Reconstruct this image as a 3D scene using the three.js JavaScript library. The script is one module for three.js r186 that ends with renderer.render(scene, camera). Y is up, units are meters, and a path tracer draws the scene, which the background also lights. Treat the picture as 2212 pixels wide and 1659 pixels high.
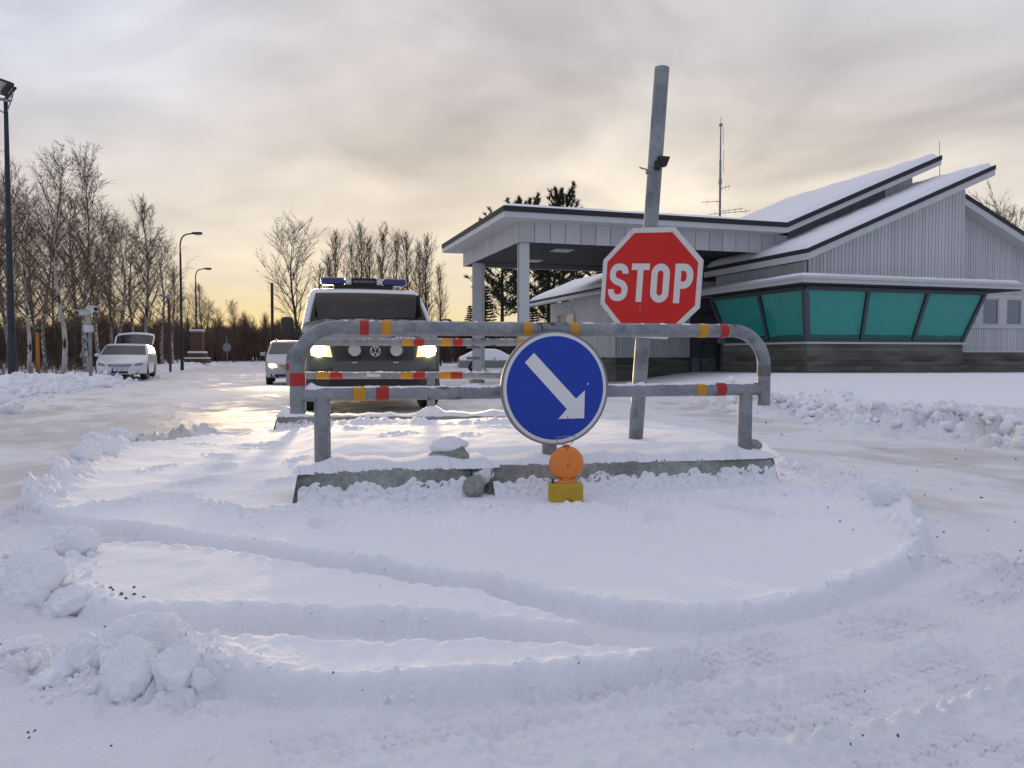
import * as THREE from 'three';
import { mergeGeometries, mergeVertices } from 'three/addons/utils/BufferGeometryUtils.js';
import { RoundedBoxGeometry } from 'three/addons/geometries/RoundedBoxGeometry.js';
import { createNoise2D, createNoise3D } from 'simplex-noise';

// ------------------------------------------------------------------ camera, sky, sun, exposure
const EYE = 0.8, FOC = 1671, PITCH = Math.atan(63.5 / FOC);
const scene = new THREE.Scene();
const camera = new THREE.PerspectiveCamera(2 * Math.atan(829.5 / FOC) * 180 / Math.PI, 4 / 3, 0.05, 4000);
camera.position.set(0, EYE, 0);
camera.rotation.x = -PITCH;
const renderer = new THREE.WebGLRenderer({ antialias: true });
renderer.toneMapping = THREE.LinearToneMapping;
renderer.toneMappingExposure = 1.0;
renderer.shadowMap.enabled = true;

const rng = (s) => { let a = s | 0; return () => { a = (a + 0x6d2b79f5) | 0; let t = Math.imul(a ^ (a >>> 15), 1 | a); t = (t + Math.imul(t ^ (t >>> 7), 61 | t)) ^ t; return ((t ^ (t >>> 14)) >>> 0) / 4294967296; }; };
const n2 = createNoise2D(rng(11)), n3 = createNoise3D(rng(12));
const clamp = (x, a = 0, b = 1) => Math.min(b, Math.max(a, x));
const ss = (a, b, x) => { const t = clamp((x - a) / (b - a)); return t * t * (3 - 2 * t); };
const lerp = (a, b, t) => a + (b - a) * t;
const fbm2 = (x, y, o = 4) => { let s = 0, a = 0.5, f = 1; for (let i = 0; i < o; i++) { s += a * n2(x * f, y * f); a *= 0.5; f *= 2.03; } return s; };
const fbm3 = (x, y, z, o = 4) => { let s = 0, a = 0.5, f = 1; for (let i = 0; i < o; i++) { s += a * n3(x * f, y * f, z * f); a *= 0.5; f *= 2.03; } return s; };
const billow = (x, y, o = 4) => { let s = 0, a = 0.5, f = 1; for (let i = 0; i < o; i++) { s += a * Math.abs(n2(x * f, y * f)); a *= 0.5; f *= 2.1; } return s; };

// one overcast winter sky: grey lavender cloud sheet, low yellow glow round the hidden sun
const SUN_AZ = -17 * Math.PI / 180, SUN_EL = 6 * Math.PI / 180;
function skyColor(x, y, z) {                                     // unit direction, y up, -z ahead
  const el = Math.asin(clamp(y, -1, 1)), az = Math.atan2(x, -z), e = Math.max(0, el) * 180 / Math.PI;
  let da = Math.abs(az - SUN_AZ); if (da > Math.PI) da = 2 * Math.PI - da; da *= 180 / Math.PI;
  const k = 1 / (Math.max(0, y) + 0.2), cx = x * k, cz = z * k;
  const warp = fbm2(cx * 0.5 + 3, cz * 0.5, 3);
  let cl = fbm2(cx * 0.62 + warp * 0.5 + 7.3, cz * 0.62 + warp * 0.4 + 2.1, 6);
  cl += 0.42 * fbm2(cx * 1.9 + 1, cz * 2.4 + warp * 0.8, 5) - 0.45 * Math.exp(-Math.pow((az * 57.3 + 5) / 11, 2) - Math.pow((e - 15) / 4, 2));
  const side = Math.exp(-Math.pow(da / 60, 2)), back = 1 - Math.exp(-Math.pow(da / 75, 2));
  const hi = ss(2, 26, e);
  // grey sheet, bluer towards the zenith and away from the sun
  let r = lerp(0.62, 0.64, hi), g = lerp(0.575, 0.61, hi), b = lerp(0.55, 0.63, hi);
  const left = ss(-8, -34, az * 180 / Math.PI) * ss(5, 20, e) * (1 - back);
  r += left * 0.00; g += left * 0.06; b += left * 0.15;
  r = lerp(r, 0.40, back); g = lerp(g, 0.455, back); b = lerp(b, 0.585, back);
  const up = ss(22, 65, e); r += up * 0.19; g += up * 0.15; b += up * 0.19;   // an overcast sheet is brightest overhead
  // brighter warm wash low on the sunward half
  const wash = Math.exp(-Math.pow((e - 8) / 9.5, 2)) * Math.exp(-Math.pow((az * 57.3 - 9) / 42, 2));
  r += wash * 0.35; g += wash * 0.26; b += wash * 0.10;
  const glow = Math.exp(-Math.pow(e / 3.9, 1.5)) * Math.exp(-Math.pow(da / 26, 2));
  r += glow * 0.24; g += glow * 0.10; b -= glow * 0.30;
  const band = Math.exp(-Math.pow(e / 3.0, 1.6)) * Math.exp(-Math.pow(da / 14, 2));
  r += band * 0.16; g += band * 0.02; b -= band * 0.08;
  const m = 1 + cl * lerp(0.36, 0.26, side * (1 - hi)) * ss(0.5, 10, e) - 0.02;
  return [Math.max(0.03, r * m), Math.max(0.03, g * (m * 0.99 + 0.01)), Math.max(0.03, b * (m * 0.93 + 0.07))];
}
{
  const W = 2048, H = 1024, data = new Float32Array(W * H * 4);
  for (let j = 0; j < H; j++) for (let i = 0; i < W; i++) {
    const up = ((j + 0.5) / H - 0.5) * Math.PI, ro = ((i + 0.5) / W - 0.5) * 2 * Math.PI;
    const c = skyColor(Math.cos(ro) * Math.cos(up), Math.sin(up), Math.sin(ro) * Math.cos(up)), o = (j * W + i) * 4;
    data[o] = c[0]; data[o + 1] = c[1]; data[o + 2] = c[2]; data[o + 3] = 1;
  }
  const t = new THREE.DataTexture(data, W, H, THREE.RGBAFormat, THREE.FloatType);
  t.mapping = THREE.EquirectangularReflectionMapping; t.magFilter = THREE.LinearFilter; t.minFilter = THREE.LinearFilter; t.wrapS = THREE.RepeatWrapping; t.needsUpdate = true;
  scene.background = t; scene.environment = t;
}
const sun = new THREE.DirectionalLight(new THREE.Color(1.0, 0.74, 0.46), 0.8);
sun.position.set(Math.sin(SUN_AZ) * Math.cos(SUN_EL) * 90, Math.sin(SUN_EL) * 90, -Math.cos(SUN_AZ) * Math.cos(SUN_EL) * 90);
sun.castShadow = true; sun.shadow.radius = 22; sun.shadow.mapSize.set(2048, 2048);
Object.assign(sun.shadow.camera, { left: -60, right: 60, top: 60, bottom: -60, near: 1, far: 260 });
scene.add(sun, sun.target);

// ------------------------------------------------------------------ helpers
// a pixel of the photograph (2212 wide) gives a direction; a height or a distance gives the point
function ray(px, py) { const x = (px - 1106) / FOC, y = -(py - 829.5) / FOC, c = Math.cos(PITCH), s = Math.sin(PITCH); return [x, y * c - s, y * s + c]; }
const gp = (px, py, H = 0) => { const [x, y, d] = ray(px, py), t = (H - EYE) / y; return [x * t, d * t]; };            // on a level at height H: [x, distance]
const gd = (px, py, dist) => { const [x, y, d] = ray(px, py), t = dist / d; return new THREE.Vector3(x * t, EYE + y * t, -dist); };

const taken = new Map();
const numbered = (n) => { const k = taken.get(n) || 0; taken.set(n, k + 1); return k ? n + '_' + String(k).padStart(3, '0') : n; };
function tag(o, label, category, group) { o.userData.label = label; o.userData.category = category; if (group) o.userData.group = group; return o; }
function thing(name, label, category, pos = [0, 0, 0], turn = 0, group) {
  const o = new THREE.Group(); o.name = numbered(name); o.position.set(...pos); o.rotation.y = turn; scene.add(o); return tag(o, label, category, group);
}
function structure(o, name) { o.name = name; o.userData.kind = 'structure'; scene.add(o); return o; }
function clean(g) {
  g = g.index ? g.toNonIndexed() : g;
  for (const k of Object.keys(g.attributes)) if (!['position', 'normal', 'uv'].includes(k)) g.deleteAttribute(k);
  g.morphAttributes = {};
  return g;
}
function boxUV(g) {                                              // uv in metres from the face's own main direction
  const p = g.attributes.position, u = new Float32Array(p.count * 2), a = new THREE.Vector3(), b = new THREE.Vector3(), c = new THREE.Vector3();
  for (let i = 0; i < p.count; i += 3) {
    a.fromBufferAttribute(p, i); b.fromBufferAttribute(p, i + 1); c.fromBufferAttribute(p, i + 2);
    const n = b.clone().sub(a).cross(c.clone().sub(a)), x = Math.abs(n.x), y = Math.abs(n.y), z = Math.abs(n.z);
    for (const [k, v] of [[0, a], [1, b], [2, c]]) {
      const o = (i + k) * 2;
      if (x >= y && x >= z) { u[o] = v.z; u[o + 1] = v.y; } else if (y >= z) { u[o] = v.x; u[o + 1] = v.z; } else { u[o] = v.x; u[o + 1] = v.y; }
    }
  }
  g.setAttribute('uv', new THREE.BufferAttribute(u, 2));
  return g;
}
function join(list, uv = true) { let g = list.length === 1 ? clean(list[0]) : mergeGeometries(list.map((x) => { x = clean(x); if (!x.attributes.uv) x.setAttribute('uv', new THREE.BufferAttribute(new Float32Array(x.attributes.position.count * 2), 2)); return x; })); return uv ? boxUV(g) : g; }
function part(parent, name, list, material, uv = true) {
  const m = new THREE.Mesh(join([].concat(list), uv), material); m.name = name; parent.add(m); return m;
}
const box = (w, h, d, x = 0, y = 0, z = 0, r = 0) => { const g = r > 0 ? new RoundedBoxGeometry(w, h, d, 2, r) : new THREE.BoxGeometry(w, h, d); g.translate(x, y, z); return g; };
const V = (x, y, z) => new THREE.Vector3(x, y, z);
function rod(a, b, ra, rb = ra, seg = 12, open = false) {
  const d = b.clone().sub(a), g = new THREE.CylinderGeometry(rb, ra, d.length(), seg, 1, open);
  g.applyQuaternion(new THREE.Quaternion().setFromUnitVectors(V(0, 1, 0), d.clone().normalize())); g.translate((a.x + b.x) / 2, (a.y + b.y) / 2, (a.z + b.z) / 2); return g;
}
function pathTube(pts, r, seg = 40, rad = 14, tension = 0.5) { const c = new THREE.CatmullRomCurve3(pts, false, 'catmullrom', tension); return new THREE.TubeGeometry(c, seg, r, rad, false); }
function lathe(pts, seg = 28) { return new THREE.LatheGeometry(pts.map(([r, y]) => new THREE.Vector2(r, y)), seg); }
function extrude(pts, depth, bevel = 0) {
  const s = new THREE.Shape(pts.map(([x, y]) => new THREE.Vector2(x, y)));
  return new THREE.ExtrudeGeometry(s, { depth, bevelEnabled: bevel > 0, bevelSize: bevel, bevelThickness: bevel, bevelSegments: 2, steps: 1, curveSegments: 10 });
}
function gridGeo(nu, nv, f, uvf) {                               // f(i/nu, j/nv) -> [x,y,z]
  const p = [], ix = [], uv = [];
  for (let j = 0; j <= nv; j++) for (let i = 0; i <= nu; i++) { const q = f(i / nu, j / nv); p.push(...q); uv.push(...(uvf ? uvf(i / nu, j / nv) : [i / nu, j / nv])); }
  for (let j = 0; j < nv; j++) for (let i = 0; i < nu; i++) { const a = j * (nu + 1) + i; ix.push(a, a + 1, a + nu + 2, a, a + nu + 2, a + nu + 1); }
  const g = new THREE.BufferGeometry(); g.setAttribute('position', new THREE.Float32BufferAttribute(p, 3)); g.setAttribute('uv', new THREE.Float32BufferAttribute(uv, 2)); g.setIndex(ix); g.computeVertexNormals(); return g;
}

// ------------------------------------------------------------------ textures and materials
function tileNoise(seed) {                                       // periodic value noise
  const R = rng(seed), N = 64, t = new Float32Array(N * N).map(() => R());
  return (x, y, p) => {
    const xi = Math.floor(x), yi = Math.floor(y), fx = x - xi, fy = y - yi, sx = fx * fx * (3 - 2 * fx), sy = fy * fy * (3 - 2 * fy), m = (a) => ((a % p) + p) % p;
    const v = (a, b) => t[(m(b) % N) * N + (m(a) % N)];
    return lerp(lerp(v(xi, yi), v(xi + 1, yi), sx), lerp(v(xi, yi + 1), v(xi + 1, yi + 1), sx), sy);
  };
}
function makeTex(size, f, srgb = false) {
  const d = new Uint8Array(size * size * 4);
  for (let j = 0; j < size; j++) for (let i = 0; i < size; i++) { const c = f(i / size, j / size), o = (j * size + i) * 4; d[o] = clamp(c[0], 0, 255); d[o + 1] = clamp(c[1], 0, 255); d[o + 2] = clamp(c[2], 0, 255); d[o + 3] = 255; }
  const t = new THREE.DataTexture(d, size, size); t.wrapS = t.wrapT = THREE.RepeatWrapping; t.magFilter = THREE.LinearFilter; t.minFilter = THREE.LinearMipmapLinearFilter; t.generateMipmaps = true; if (srgb) t.colorSpace = THREE.SRGBColorSpace; t.needsUpdate = true; return t;
}
function rep(t, x, y = x) { const c = t.clone(); c.repeat.set(x, y); c.needsUpdate = true; return c; }
const tn = tileNoise(5), tn2 = tileNoise(6);
const tfbm = (f, u, v, p, o = 4) => { let s = 0, a = 0.5, q = p; for (let i = 0; i < o; i++) { s += a * f(u * q, v * q, q); a *= 0.5; q *= 2; } return s; };
const T = {};
T.grain = makeTex(512, (u, v) => { const n = 255 * tfbm(tn, u, v, 16, 3); return [n, n, n]; });
T.snow = makeTex(1024, (u, v) => { const n = 255 * (0.55 * tfbm(tn, u, v, 8, 3) + 0.6 * tfbm(tn2, u, v, 64, 2)); return [n, n, n]; });
T.galv = makeTex(512, (u, v) => {
  const a = tfbm(tn, u, v, 4, 4), b = tfbm(tn2, u * 1, v, 32, 2), s = tfbm(tn, u + 0.3, v, 8, 2); const drip = ss(0.52, 0.7, tfbm(tn2, u, v * 0.999, 8, 3));
  const k = 142 + 44 * (a - 0.45) + 30 * (b - 0.4) - 20 * drip; return [k - 6 + 6 * s, k - 1 + 3 * s, k + 3];
}, true);
T.concrete = makeTex(512, (u, v) => { const a = tfbm(tn, u, v, 4, 5), b = tfbm(tn2, u, v, 48, 2); const pit = ss(0.62, 0.7, tfbm(tn2, u, v, 32, 2)); const k = 150 + 90 * (a - 0.46) + 44 * (b - 0.38) - 40 * pit; return [k - 1, k, k - 7]; }, true);
T.plinth = makeTex(512, (u, v) => {
  const row = Math.floor(v * 16), fy = v * 16 - row, len = Math.floor(u * 4 + row * 0.37), sh = tn(row + 0.5, len + 0.5, 60);
  const st = tfbm(tn, u, v, 4, 3) * 0.5 + 0.5 * tfbm(tn2, u, v * 4, 8, 3), line = ss(0.14, 0, fy) * 24, dark = ss(0.4, 0.75, tfbm(tn2, u, v * 3, 4, 4));
  const k = 106 + 52 * (sh - 0.5) + 46 * (st - 0.45) - line * 1.3 - 20 * dark; return [k + 2, k, k - 8];
}, true);
T.birch = makeTex(256, (u, v) => {
  const n = tfbm(tn, u, v, 4, 3), r = Math.floor(v * 26), ph = tn(r + 0.5, 3.5, 60), w = 0.08 + 0.5 * tn(r + 0.5, 9.5, 60), du = Math.abs(((u - ph + 1.5) % 1) - 0.5), fy = Math.abs(v * 26 - r - 0.5);
  const mark = (tn(r + 0.5, 20.5, 60) > 0.35 && du < w * 0.5 && fy < 0.32) ? 1 : 0, patch = ss(0.6, 0.72, tfbm(tn2, u, v, 3, 3));
  const k = lerp(178 + 60 * (n - 0.4), 42, Math.max(mark, patch)); return [k, k - 5, k - 12];
}, true);
T.boardWood = makeTex(256, (u, v) => { const k = 226 + 16 * (tfbm(tn, u, v, 8, 3) - 0.45) + 10 * (tfbm(tn2, u, v, 2, 2) - 0.4); return [k, k, k]; }, true);

const M = {};
const std = (o) => new THREE.MeshStandardMaterial(o);
const lin = (r, g, b) => new THREE.Color().setRGB(r, g, b);
M.snow = std({ color: lin(0.86, 0.87, 0.89), roughness: 0.82, bumpMap: rep(T.snow, 2.3), bumpScale: 0.0025 });
M.snowFar = std({ color: lin(0.86, 0.87, 0.89), roughness: 0.85 });
M.galv = std({ map: rep(T.galv, 1.6), color: 0xffffff, metalness: 0.35, roughness: 0.55, bumpMap: rep(T.grain, 3), bumpScale: 0.0008 });
M.galvDark = M.galv;
M.concrete = std({ map: rep(T.concrete, 1.4), roughness: 0.92, bumpMap: rep(T.concrete, 1.4), bumpScale: 0.006 });
M.plinth = std({ map: rep(T.plinth, 0.21, 0.42), roughness: 0.9, bumpMap: rep(T.plinth, 0.21, 0.42), bumpScale: 0.008 });
M.yellow = std({ color: lin(0.72, 0.33, 0.01), roughness: 0.5, map: rep(T.boardWood, 4) });
M.red = std({ color: lin(0.52, 0.018, 0.010), roughness: 0.5, map: rep(T.boardWood, 4) });
M.black = std({ color: lin(0.012, 0.012, 0.013), roughness: 0.55 });
M.rubber = std({ color: lin(0.018, 0.017, 0.017), roughness: 0.85 });
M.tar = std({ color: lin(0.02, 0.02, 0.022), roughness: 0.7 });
M.white = [0.70, 0.74, 0.66].map((k) => std({ color: lin(k, k * 1.0, k * 1.0), roughness: 0.6, map: rep(T.boardWood, 1, 0.5) }));
M.whiteTrim = std({ color: lin(0.72, 0.73, 0.73), roughness: 0.55, map: rep(T.boardWood, 1) });
M.greyPanel = std({ color: lin(0.2, 0.2, 0.2), roughness: 0.6, map: rep(T.boardWood, 1) });
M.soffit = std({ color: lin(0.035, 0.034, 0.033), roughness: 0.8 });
M.frame = std({ color: lin(0.075, 0.085, 0.1), roughness: 0.5, metalness: 0.2 });
// ------------------------------------------------------------------ the ground: one sheet of snow, ice and packed road
const pxPoly = (list, H) => list.map(([x, y]) => gp(x, y, H));
function boxOf(l, m) { if (!l.bb) { const b = [1e9, 1e9, -1e9, -1e9]; for (const [x, y] of l) { b[0] = Math.min(b[0], x); b[1] = Math.min(b[1], y); b[2] = Math.max(b[2], x); b[3] = Math.max(b[3], y); } l.bb = b; } return l.bb; }
const off = (l, x, y, m) => { const b = boxOf(l); return x < b[0] - m || y < b[1] - m || x > b[2] + m || y > b[3] + m; };
function sdf(poly, x, y) {                                       // positive inside
  if (off(poly, x, y, 0.6)) return -9;
  let d = 1e9, inside = false;
  for (let i = 0, j = poly.length - 1; i < poly.length; j = i++) {
    const [ax, ay] = poly[i], [bx, by] = poly[j], ex = bx - ax, ey = by - ay, t = clamp(((x - ax) * ex + (y - ay) * ey) / (ex * ex + ey * ey)), qx = x - ax - ex * t, qy = y - ay - ey * t;
    d = Math.min(d, qx * qx + qy * qy);
    if ((ay > y) !== (by > y) && x < (bx - ax) * (y - ay) / (by - ay) + ax) inside = !inside;
  }
  d = Math.sqrt(d); return inside ? d : -d;
}
function lineDist(line, x, y) {                                  // [distance, side, along]
  let best = [1e9, 1, 0], s0 = 0;
  for (let i = 0; i + 1 < line.length; i++) {
    const [ax, ay] = line[i], [bx, by] = line[i + 1], ex = bx - ax, ey = by - ay, L2 = ex * ex + ey * ey, t = clamp(((x - ax) * ex + (y - ay) * ey) / L2), qx = x - ax - ex * t, qy = y - ay - ey * t, d = Math.hypot(qx, qy);
    if (d < best[0]) best = [d, Math.sign(ex * (y - ay) - ey * (x - ax)) || 1, s0 + t * Math.sqrt(L2)];
    s0 += Math.sqrt(L2);
  }
  return best;
}
const SNOW = 0.02;
const plateau = pxPoly([[150, 1120], [400, 1145], [700, 1190], [1000, 1240], [1300, 1292], [1450, 1312], [1600, 1306], [1750, 1282], [1900, 1232], [1985, 1190], [2000, 1135], [1950, 1098], [1870, 1062], [1790, 1032], [1715, 1006], [1660, 960], [1520, 930], [1400, 908], [1100, 905], [640, 925], [450, 940], [260, 965], [150, 1015], [50, 1085]], SNOW);
const tongueA = pxPoly([[170, 1168], [330, 1172], [500, 1190], [800, 1243], [1000, 1276], [1200, 1320], [1268, 1352], [1000, 1326], [600, 1313], [230, 1303], [120, 1250]], SNOW);
const tongueB = pxPoly([[430, 1378], [700, 1375], [900, 1380], [1280, 1392], [1495, 1398], [1400, 1413], [1200, 1438], [1000, 1451], [700, 1457], [440, 1446], [380, 1420]], SNOW);
const island = pxPoly([[668, 1000], [1660, 962], [1500, 925], [1330, 905], [1150, 900], [640, 915]], 0.1);
const leftEdge = [[-90, 905], [0, 862], [110, 846], [200, 832], [345, 806], [470, 789]].map(([x, y], i) => gp(x, y, [-0.05, -0.08, -0.12, -0.16, -0.24, -0.2][i]));
leftEdge.push([-60, 130], [-120, 260]);
const ridges = [                                                 // pixel path, width, height, lump size
  [[[40, 1112], [130, 1048], [250, 968], [330, 948], [440, 928]], 0.13, 0.1, 0.11],
  [[[0, 1300], [80, 1225], [140, 1172], [190, 1160]], 0.13, 0.07, 0.09],
  [[[20, 1420], [150, 1400], [230, 1420], [330, 1450], [430, 1475]], 0.12, 0.05, 0.07],
  [[[1690, 1018], [1790, 1048], [1880, 1088], [1970, 1112]], 0.10, 0.075, 0.10],
  [[[1930, 1140], [2010, 1205], [2110, 1195], [2290, 1235]], 0.10, 0.05, 0.09],
  [[[560, 1132], [700, 1105], [850, 1112], [1000, 1120], [1200, 1112], [1350, 1105], [1500, 1088], [1650, 1080], [1850, 1075]], 0.13, 0.042, 0.08],
  [[[150, 1120], [370, 1085], [450, 1110], [560, 1128]], 0.07, 0.035, 0.07],
  [[[1880, 1120], [1700, 1128], [1500, 1130]], 0.05, 0.018, 0.07],
  [[[690, 945], [820, 938], [960, 945], [1080, 940]], 0.14, 0.045, 0.10],
  [[[1560, 872], [1640, 888], [1760, 898], [1900, 922], [2060, 932], [2300, 962]], 0.38, 0.24, 0.30],
  [[[1640, 870], [1800, 872], [2000, 895], [2260, 915]], 0.6, 0.15, 0.36],
].map(([pts, w, h, l]) => ({ line: pxPoly(pts, 0), w, h, l }));
const treads = [                                                 // lugged tyre marks pressed in the packed snow
  [[[1180, 1495], [1480, 1440], [1750, 1392], [2040, 1325], [2330, 1205]], 0.10, 0.040, 0.024],
  [[[1150, 1600], [1500, 1555], [1720, 1540], [1920, 1492], [2330, 1370]], 0.11, 0.044, 0.026],
  [[[1400, 1720], [1900, 1680], [2080, 1640], [2330, 1540]], 0.11, 0.044, 0.026],
  [[[500, 1640], [900, 1575], [1250, 1520], [1500, 1470]], 0.10, 0.042, 0.014],
].map(([pts, w, p, a]) => ({ line: pxPoly(pts, -0.05), w, p, a }));
const prints = [[395, 1075, 20], [430, 1040, -30], [470, 985, 40], [480, 1010, 10], [545, 965, 60], [520, 940, 0], [590, 960, 30], [610, 1040, -20], [640, 1000, 15], [330, 1075, 30], [345, 1010, -10], [420, 960, 70], [760, 950, 20], [860, 965, -35], [920, 935, 50], [1010, 965, 10], [1080, 950, 80], [700, 1130, 10], [1420, 1115, -20], [1560, 1095, 40], [1640, 1105, 0]].map(([x, y, a]) => [...gp(x, y, SNOW), a * Math.PI / 180]);

function level(x, d) {                                           // the lie of the land
  let h = -0.05 + 0.03 * ss(7, 11, d) - 0.24 * ss(13, 32, d) + 0.15 * ss(38, 90, d);
  h += 0.40 * ss(3.2, 7.5, x) * ss(11, 19, d);
  return h;
}
const iceNoise = (x, d) => { const a = x * 0.95 + d * 0.3, b = d * 0.95 - x * 0.3; return fbm2(a * 0.55 + 5, b * 0.28, 4) + 0.6 * fbm2(a * 2.2, b * 1.1 + 9, 3); };
function surface(x, d) {                                         // [height, bare ice 0..1, sand-stained 0..1]
  let h = level(x, d), ice = 0;
  const front = d > 0.6 && d < 22 && Math.abs(x) < d * 1.1 + 1;
  let rough = 1, snowy = 0;
  if (front && d < 16) {
    const eN = 0.009 * n2(x * 5, d * 5) + 0.0035 * n2(x * 17, d * 17) + 0.003 * n2(x * 43, d * 43);
    let m = Math.max(sdf(plateau, x, d), sdf(tongueA, x, d), sdf(tongueB, x, d)) + eN;
    snowy = ss(-0.034, 0.012, m);
    h = lerp(h, Math.max(h, SNOW) + 0.018 * fbm2(x * 1.2, d * 1.2, 3) + 0.006 * Math.exp(-Math.pow((m - 0.025) / 0.03, 2)) * (1 + 1.5 * n2(x * 12, d * 12)), snowy);
    if (d > 2.6) { const q = sdf(island, x, d); h += 0.105 * ss(-0.12, 0.30, q); }
    rough = 1 - 0.85 * snowy;
    for (const t of treads) {
      if (d > 5) break;
      if (off(t.line, x, d, t.w * 2.2)) continue;
      const [dist, side, s] = lineDist(t.line, x, d);
      if (dist < t.w * 2.2) {
        const across = dist / t.w, wob = n2(x * 4, d * 4) * 0.7, row = Math.floor(side * across * 2.2), bar = Math.sin((s + side * dist * 0.7 + row * 0.4 * t.p) / t.p * 2 * Math.PI + wob) * clamp(0.8 + 0.6 * n2(x * 6 + 2, d * 6));
        const patch = 0.3 + 0.7 * ss(-0.6, 0.2, n2(s * 1.3 + 4, t.w * 90));
        h += (1 - snowy) * patch * (t.a * 0.55 * bar * ss(1.0, 0.75, across) - t.a * 0.5 * ss(1.05, 0.8, across) + t.a * 0.9 * Math.exp(-Math.pow((across - 1.25) / 0.22, 2)) * (0.6 + 0.6 * n2(x * 20, d * 20)));
      }
    }
    for (const [fx, fd, a] of prints) {
      const dx = x - fx, dd = d - fd; if (dx * dx + dd * dd > 0.09) continue;
      const u = (dx * Math.cos(a) + dd * Math.sin(a)) / 0.06, v = (-dx * Math.sin(a) + dd * Math.cos(a)) / 0.14, q = Math.sqrt(u * u + v * v);
      h += -0.045 * ss(1.15, 0.75, q) + 0.014 * Math.exp(-Math.pow((q - 1.45) / 0.3, 2)) * (0.5 + n2(x * 18, d * 18));
    }
  }
  if (d > 0.5) for (const r of ridges) {
    if (off(r.line, x, d, r.w * 3)) continue;
    const [dist] = lineDist(r.line, x, d); if (dist > r.w * 3) continue;
    const f = 1 / r.l, l = billow(x * f * 0.5 + 3.3, d * f * 0.5, 4), l2 = fbm2(x * f * 0.18, d * f * 0.18 + 8, 2);
    h += r.h * Math.exp(-Math.pow(dist / r.w, 2)) * clamp(0.25 + 2.1 * (l - 0.16) + 1.1 * l2, 0, 1.7);
    rough = Math.max(rough, 0.6 * Math.exp(-Math.pow(dist / r.w, 2)));
  }
  // snow bank along the left of the road
  const [bd, bs] = x > -3 && d < 60 ? [9, -1] : lineDist(leftEdge, x, d), left = d > 2 ? bs * bd : -9;
  if (left > -1.5) {
    h += 0.17 * ss(-0.1, 1.4, left) + 0.24 * Math.exp(-Math.pow((left - 0.9) / 0.8, 2)) * clamp(0.2 + 1.7 * billow(x * 0.9, d * 0.9, 4), 0, 1.2);
    h += 0.10 * fbm2(x * 0.5, d * 0.5, 3) * ss(0.5, 3, left);
  }
  // packed and icy carriageway both sides of the island
  const road = (1 - snowy) * ss(0.2, -0.8, left) * (1 - ss(3.0, 5.2, x) * ss(9.0, 12.5, d)) * ss(3.2, 4.6, d);
  const n = iceNoise(x, d);
  const hot = Math.exp(-Math.pow((x + 3.2) / 2.2, 2) - Math.pow((d - 9.6) / 2.6, 2)) * 0.9 + Math.exp(-Math.pow((x - 4.6) / 1.7, 2) - Math.pow((d - 5.3) / 1.6, 2)) * 0.55 + Math.exp(-Math.pow((x + 6.5) / 3, 2) - Math.pow((d - 9.5) / 3.5, 2)) * 0.4;
  ice = road * clamp(ss(-0.12, 0.55, n + hot * 0.75 - 0.12) , 0, 1);
  const st = road * ss(0.05, 0.6, fbm2(x * 0.8 + d * 0.3 + 20, d * 0.5, 4) + hot * 0.35);
  h += rough * 0.006 * fbm2(x * 7, d * 7, 3) * (1 - 0.7 * road) + (d < 7 ? (0.0035 * rough + 0.0012) * fbm2(x * 34, d * 34, 3) : 0) + 0.010 * fbm2(x * 0.9, d * 0.9, 2) * ss(0.5, 2, d);
  h += road * 0.007 * fbm2(x * 2.0 + d * 0.6, d * 3.2, 3) * ss(3, 6, d) + ice * 0.004 * fbm2(x * 7 + d * 2, d * 10, 3) * ss(3, 6, d) * ss(24, 14, d);
  return [h, ice, st, Math.max((1 - snowy) * ss(8, 4, d) * (d > 0 ? 1 : 0), road * 1.5)];
}
const groundAt = (x, d) => surface(x, d)[0];
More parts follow.
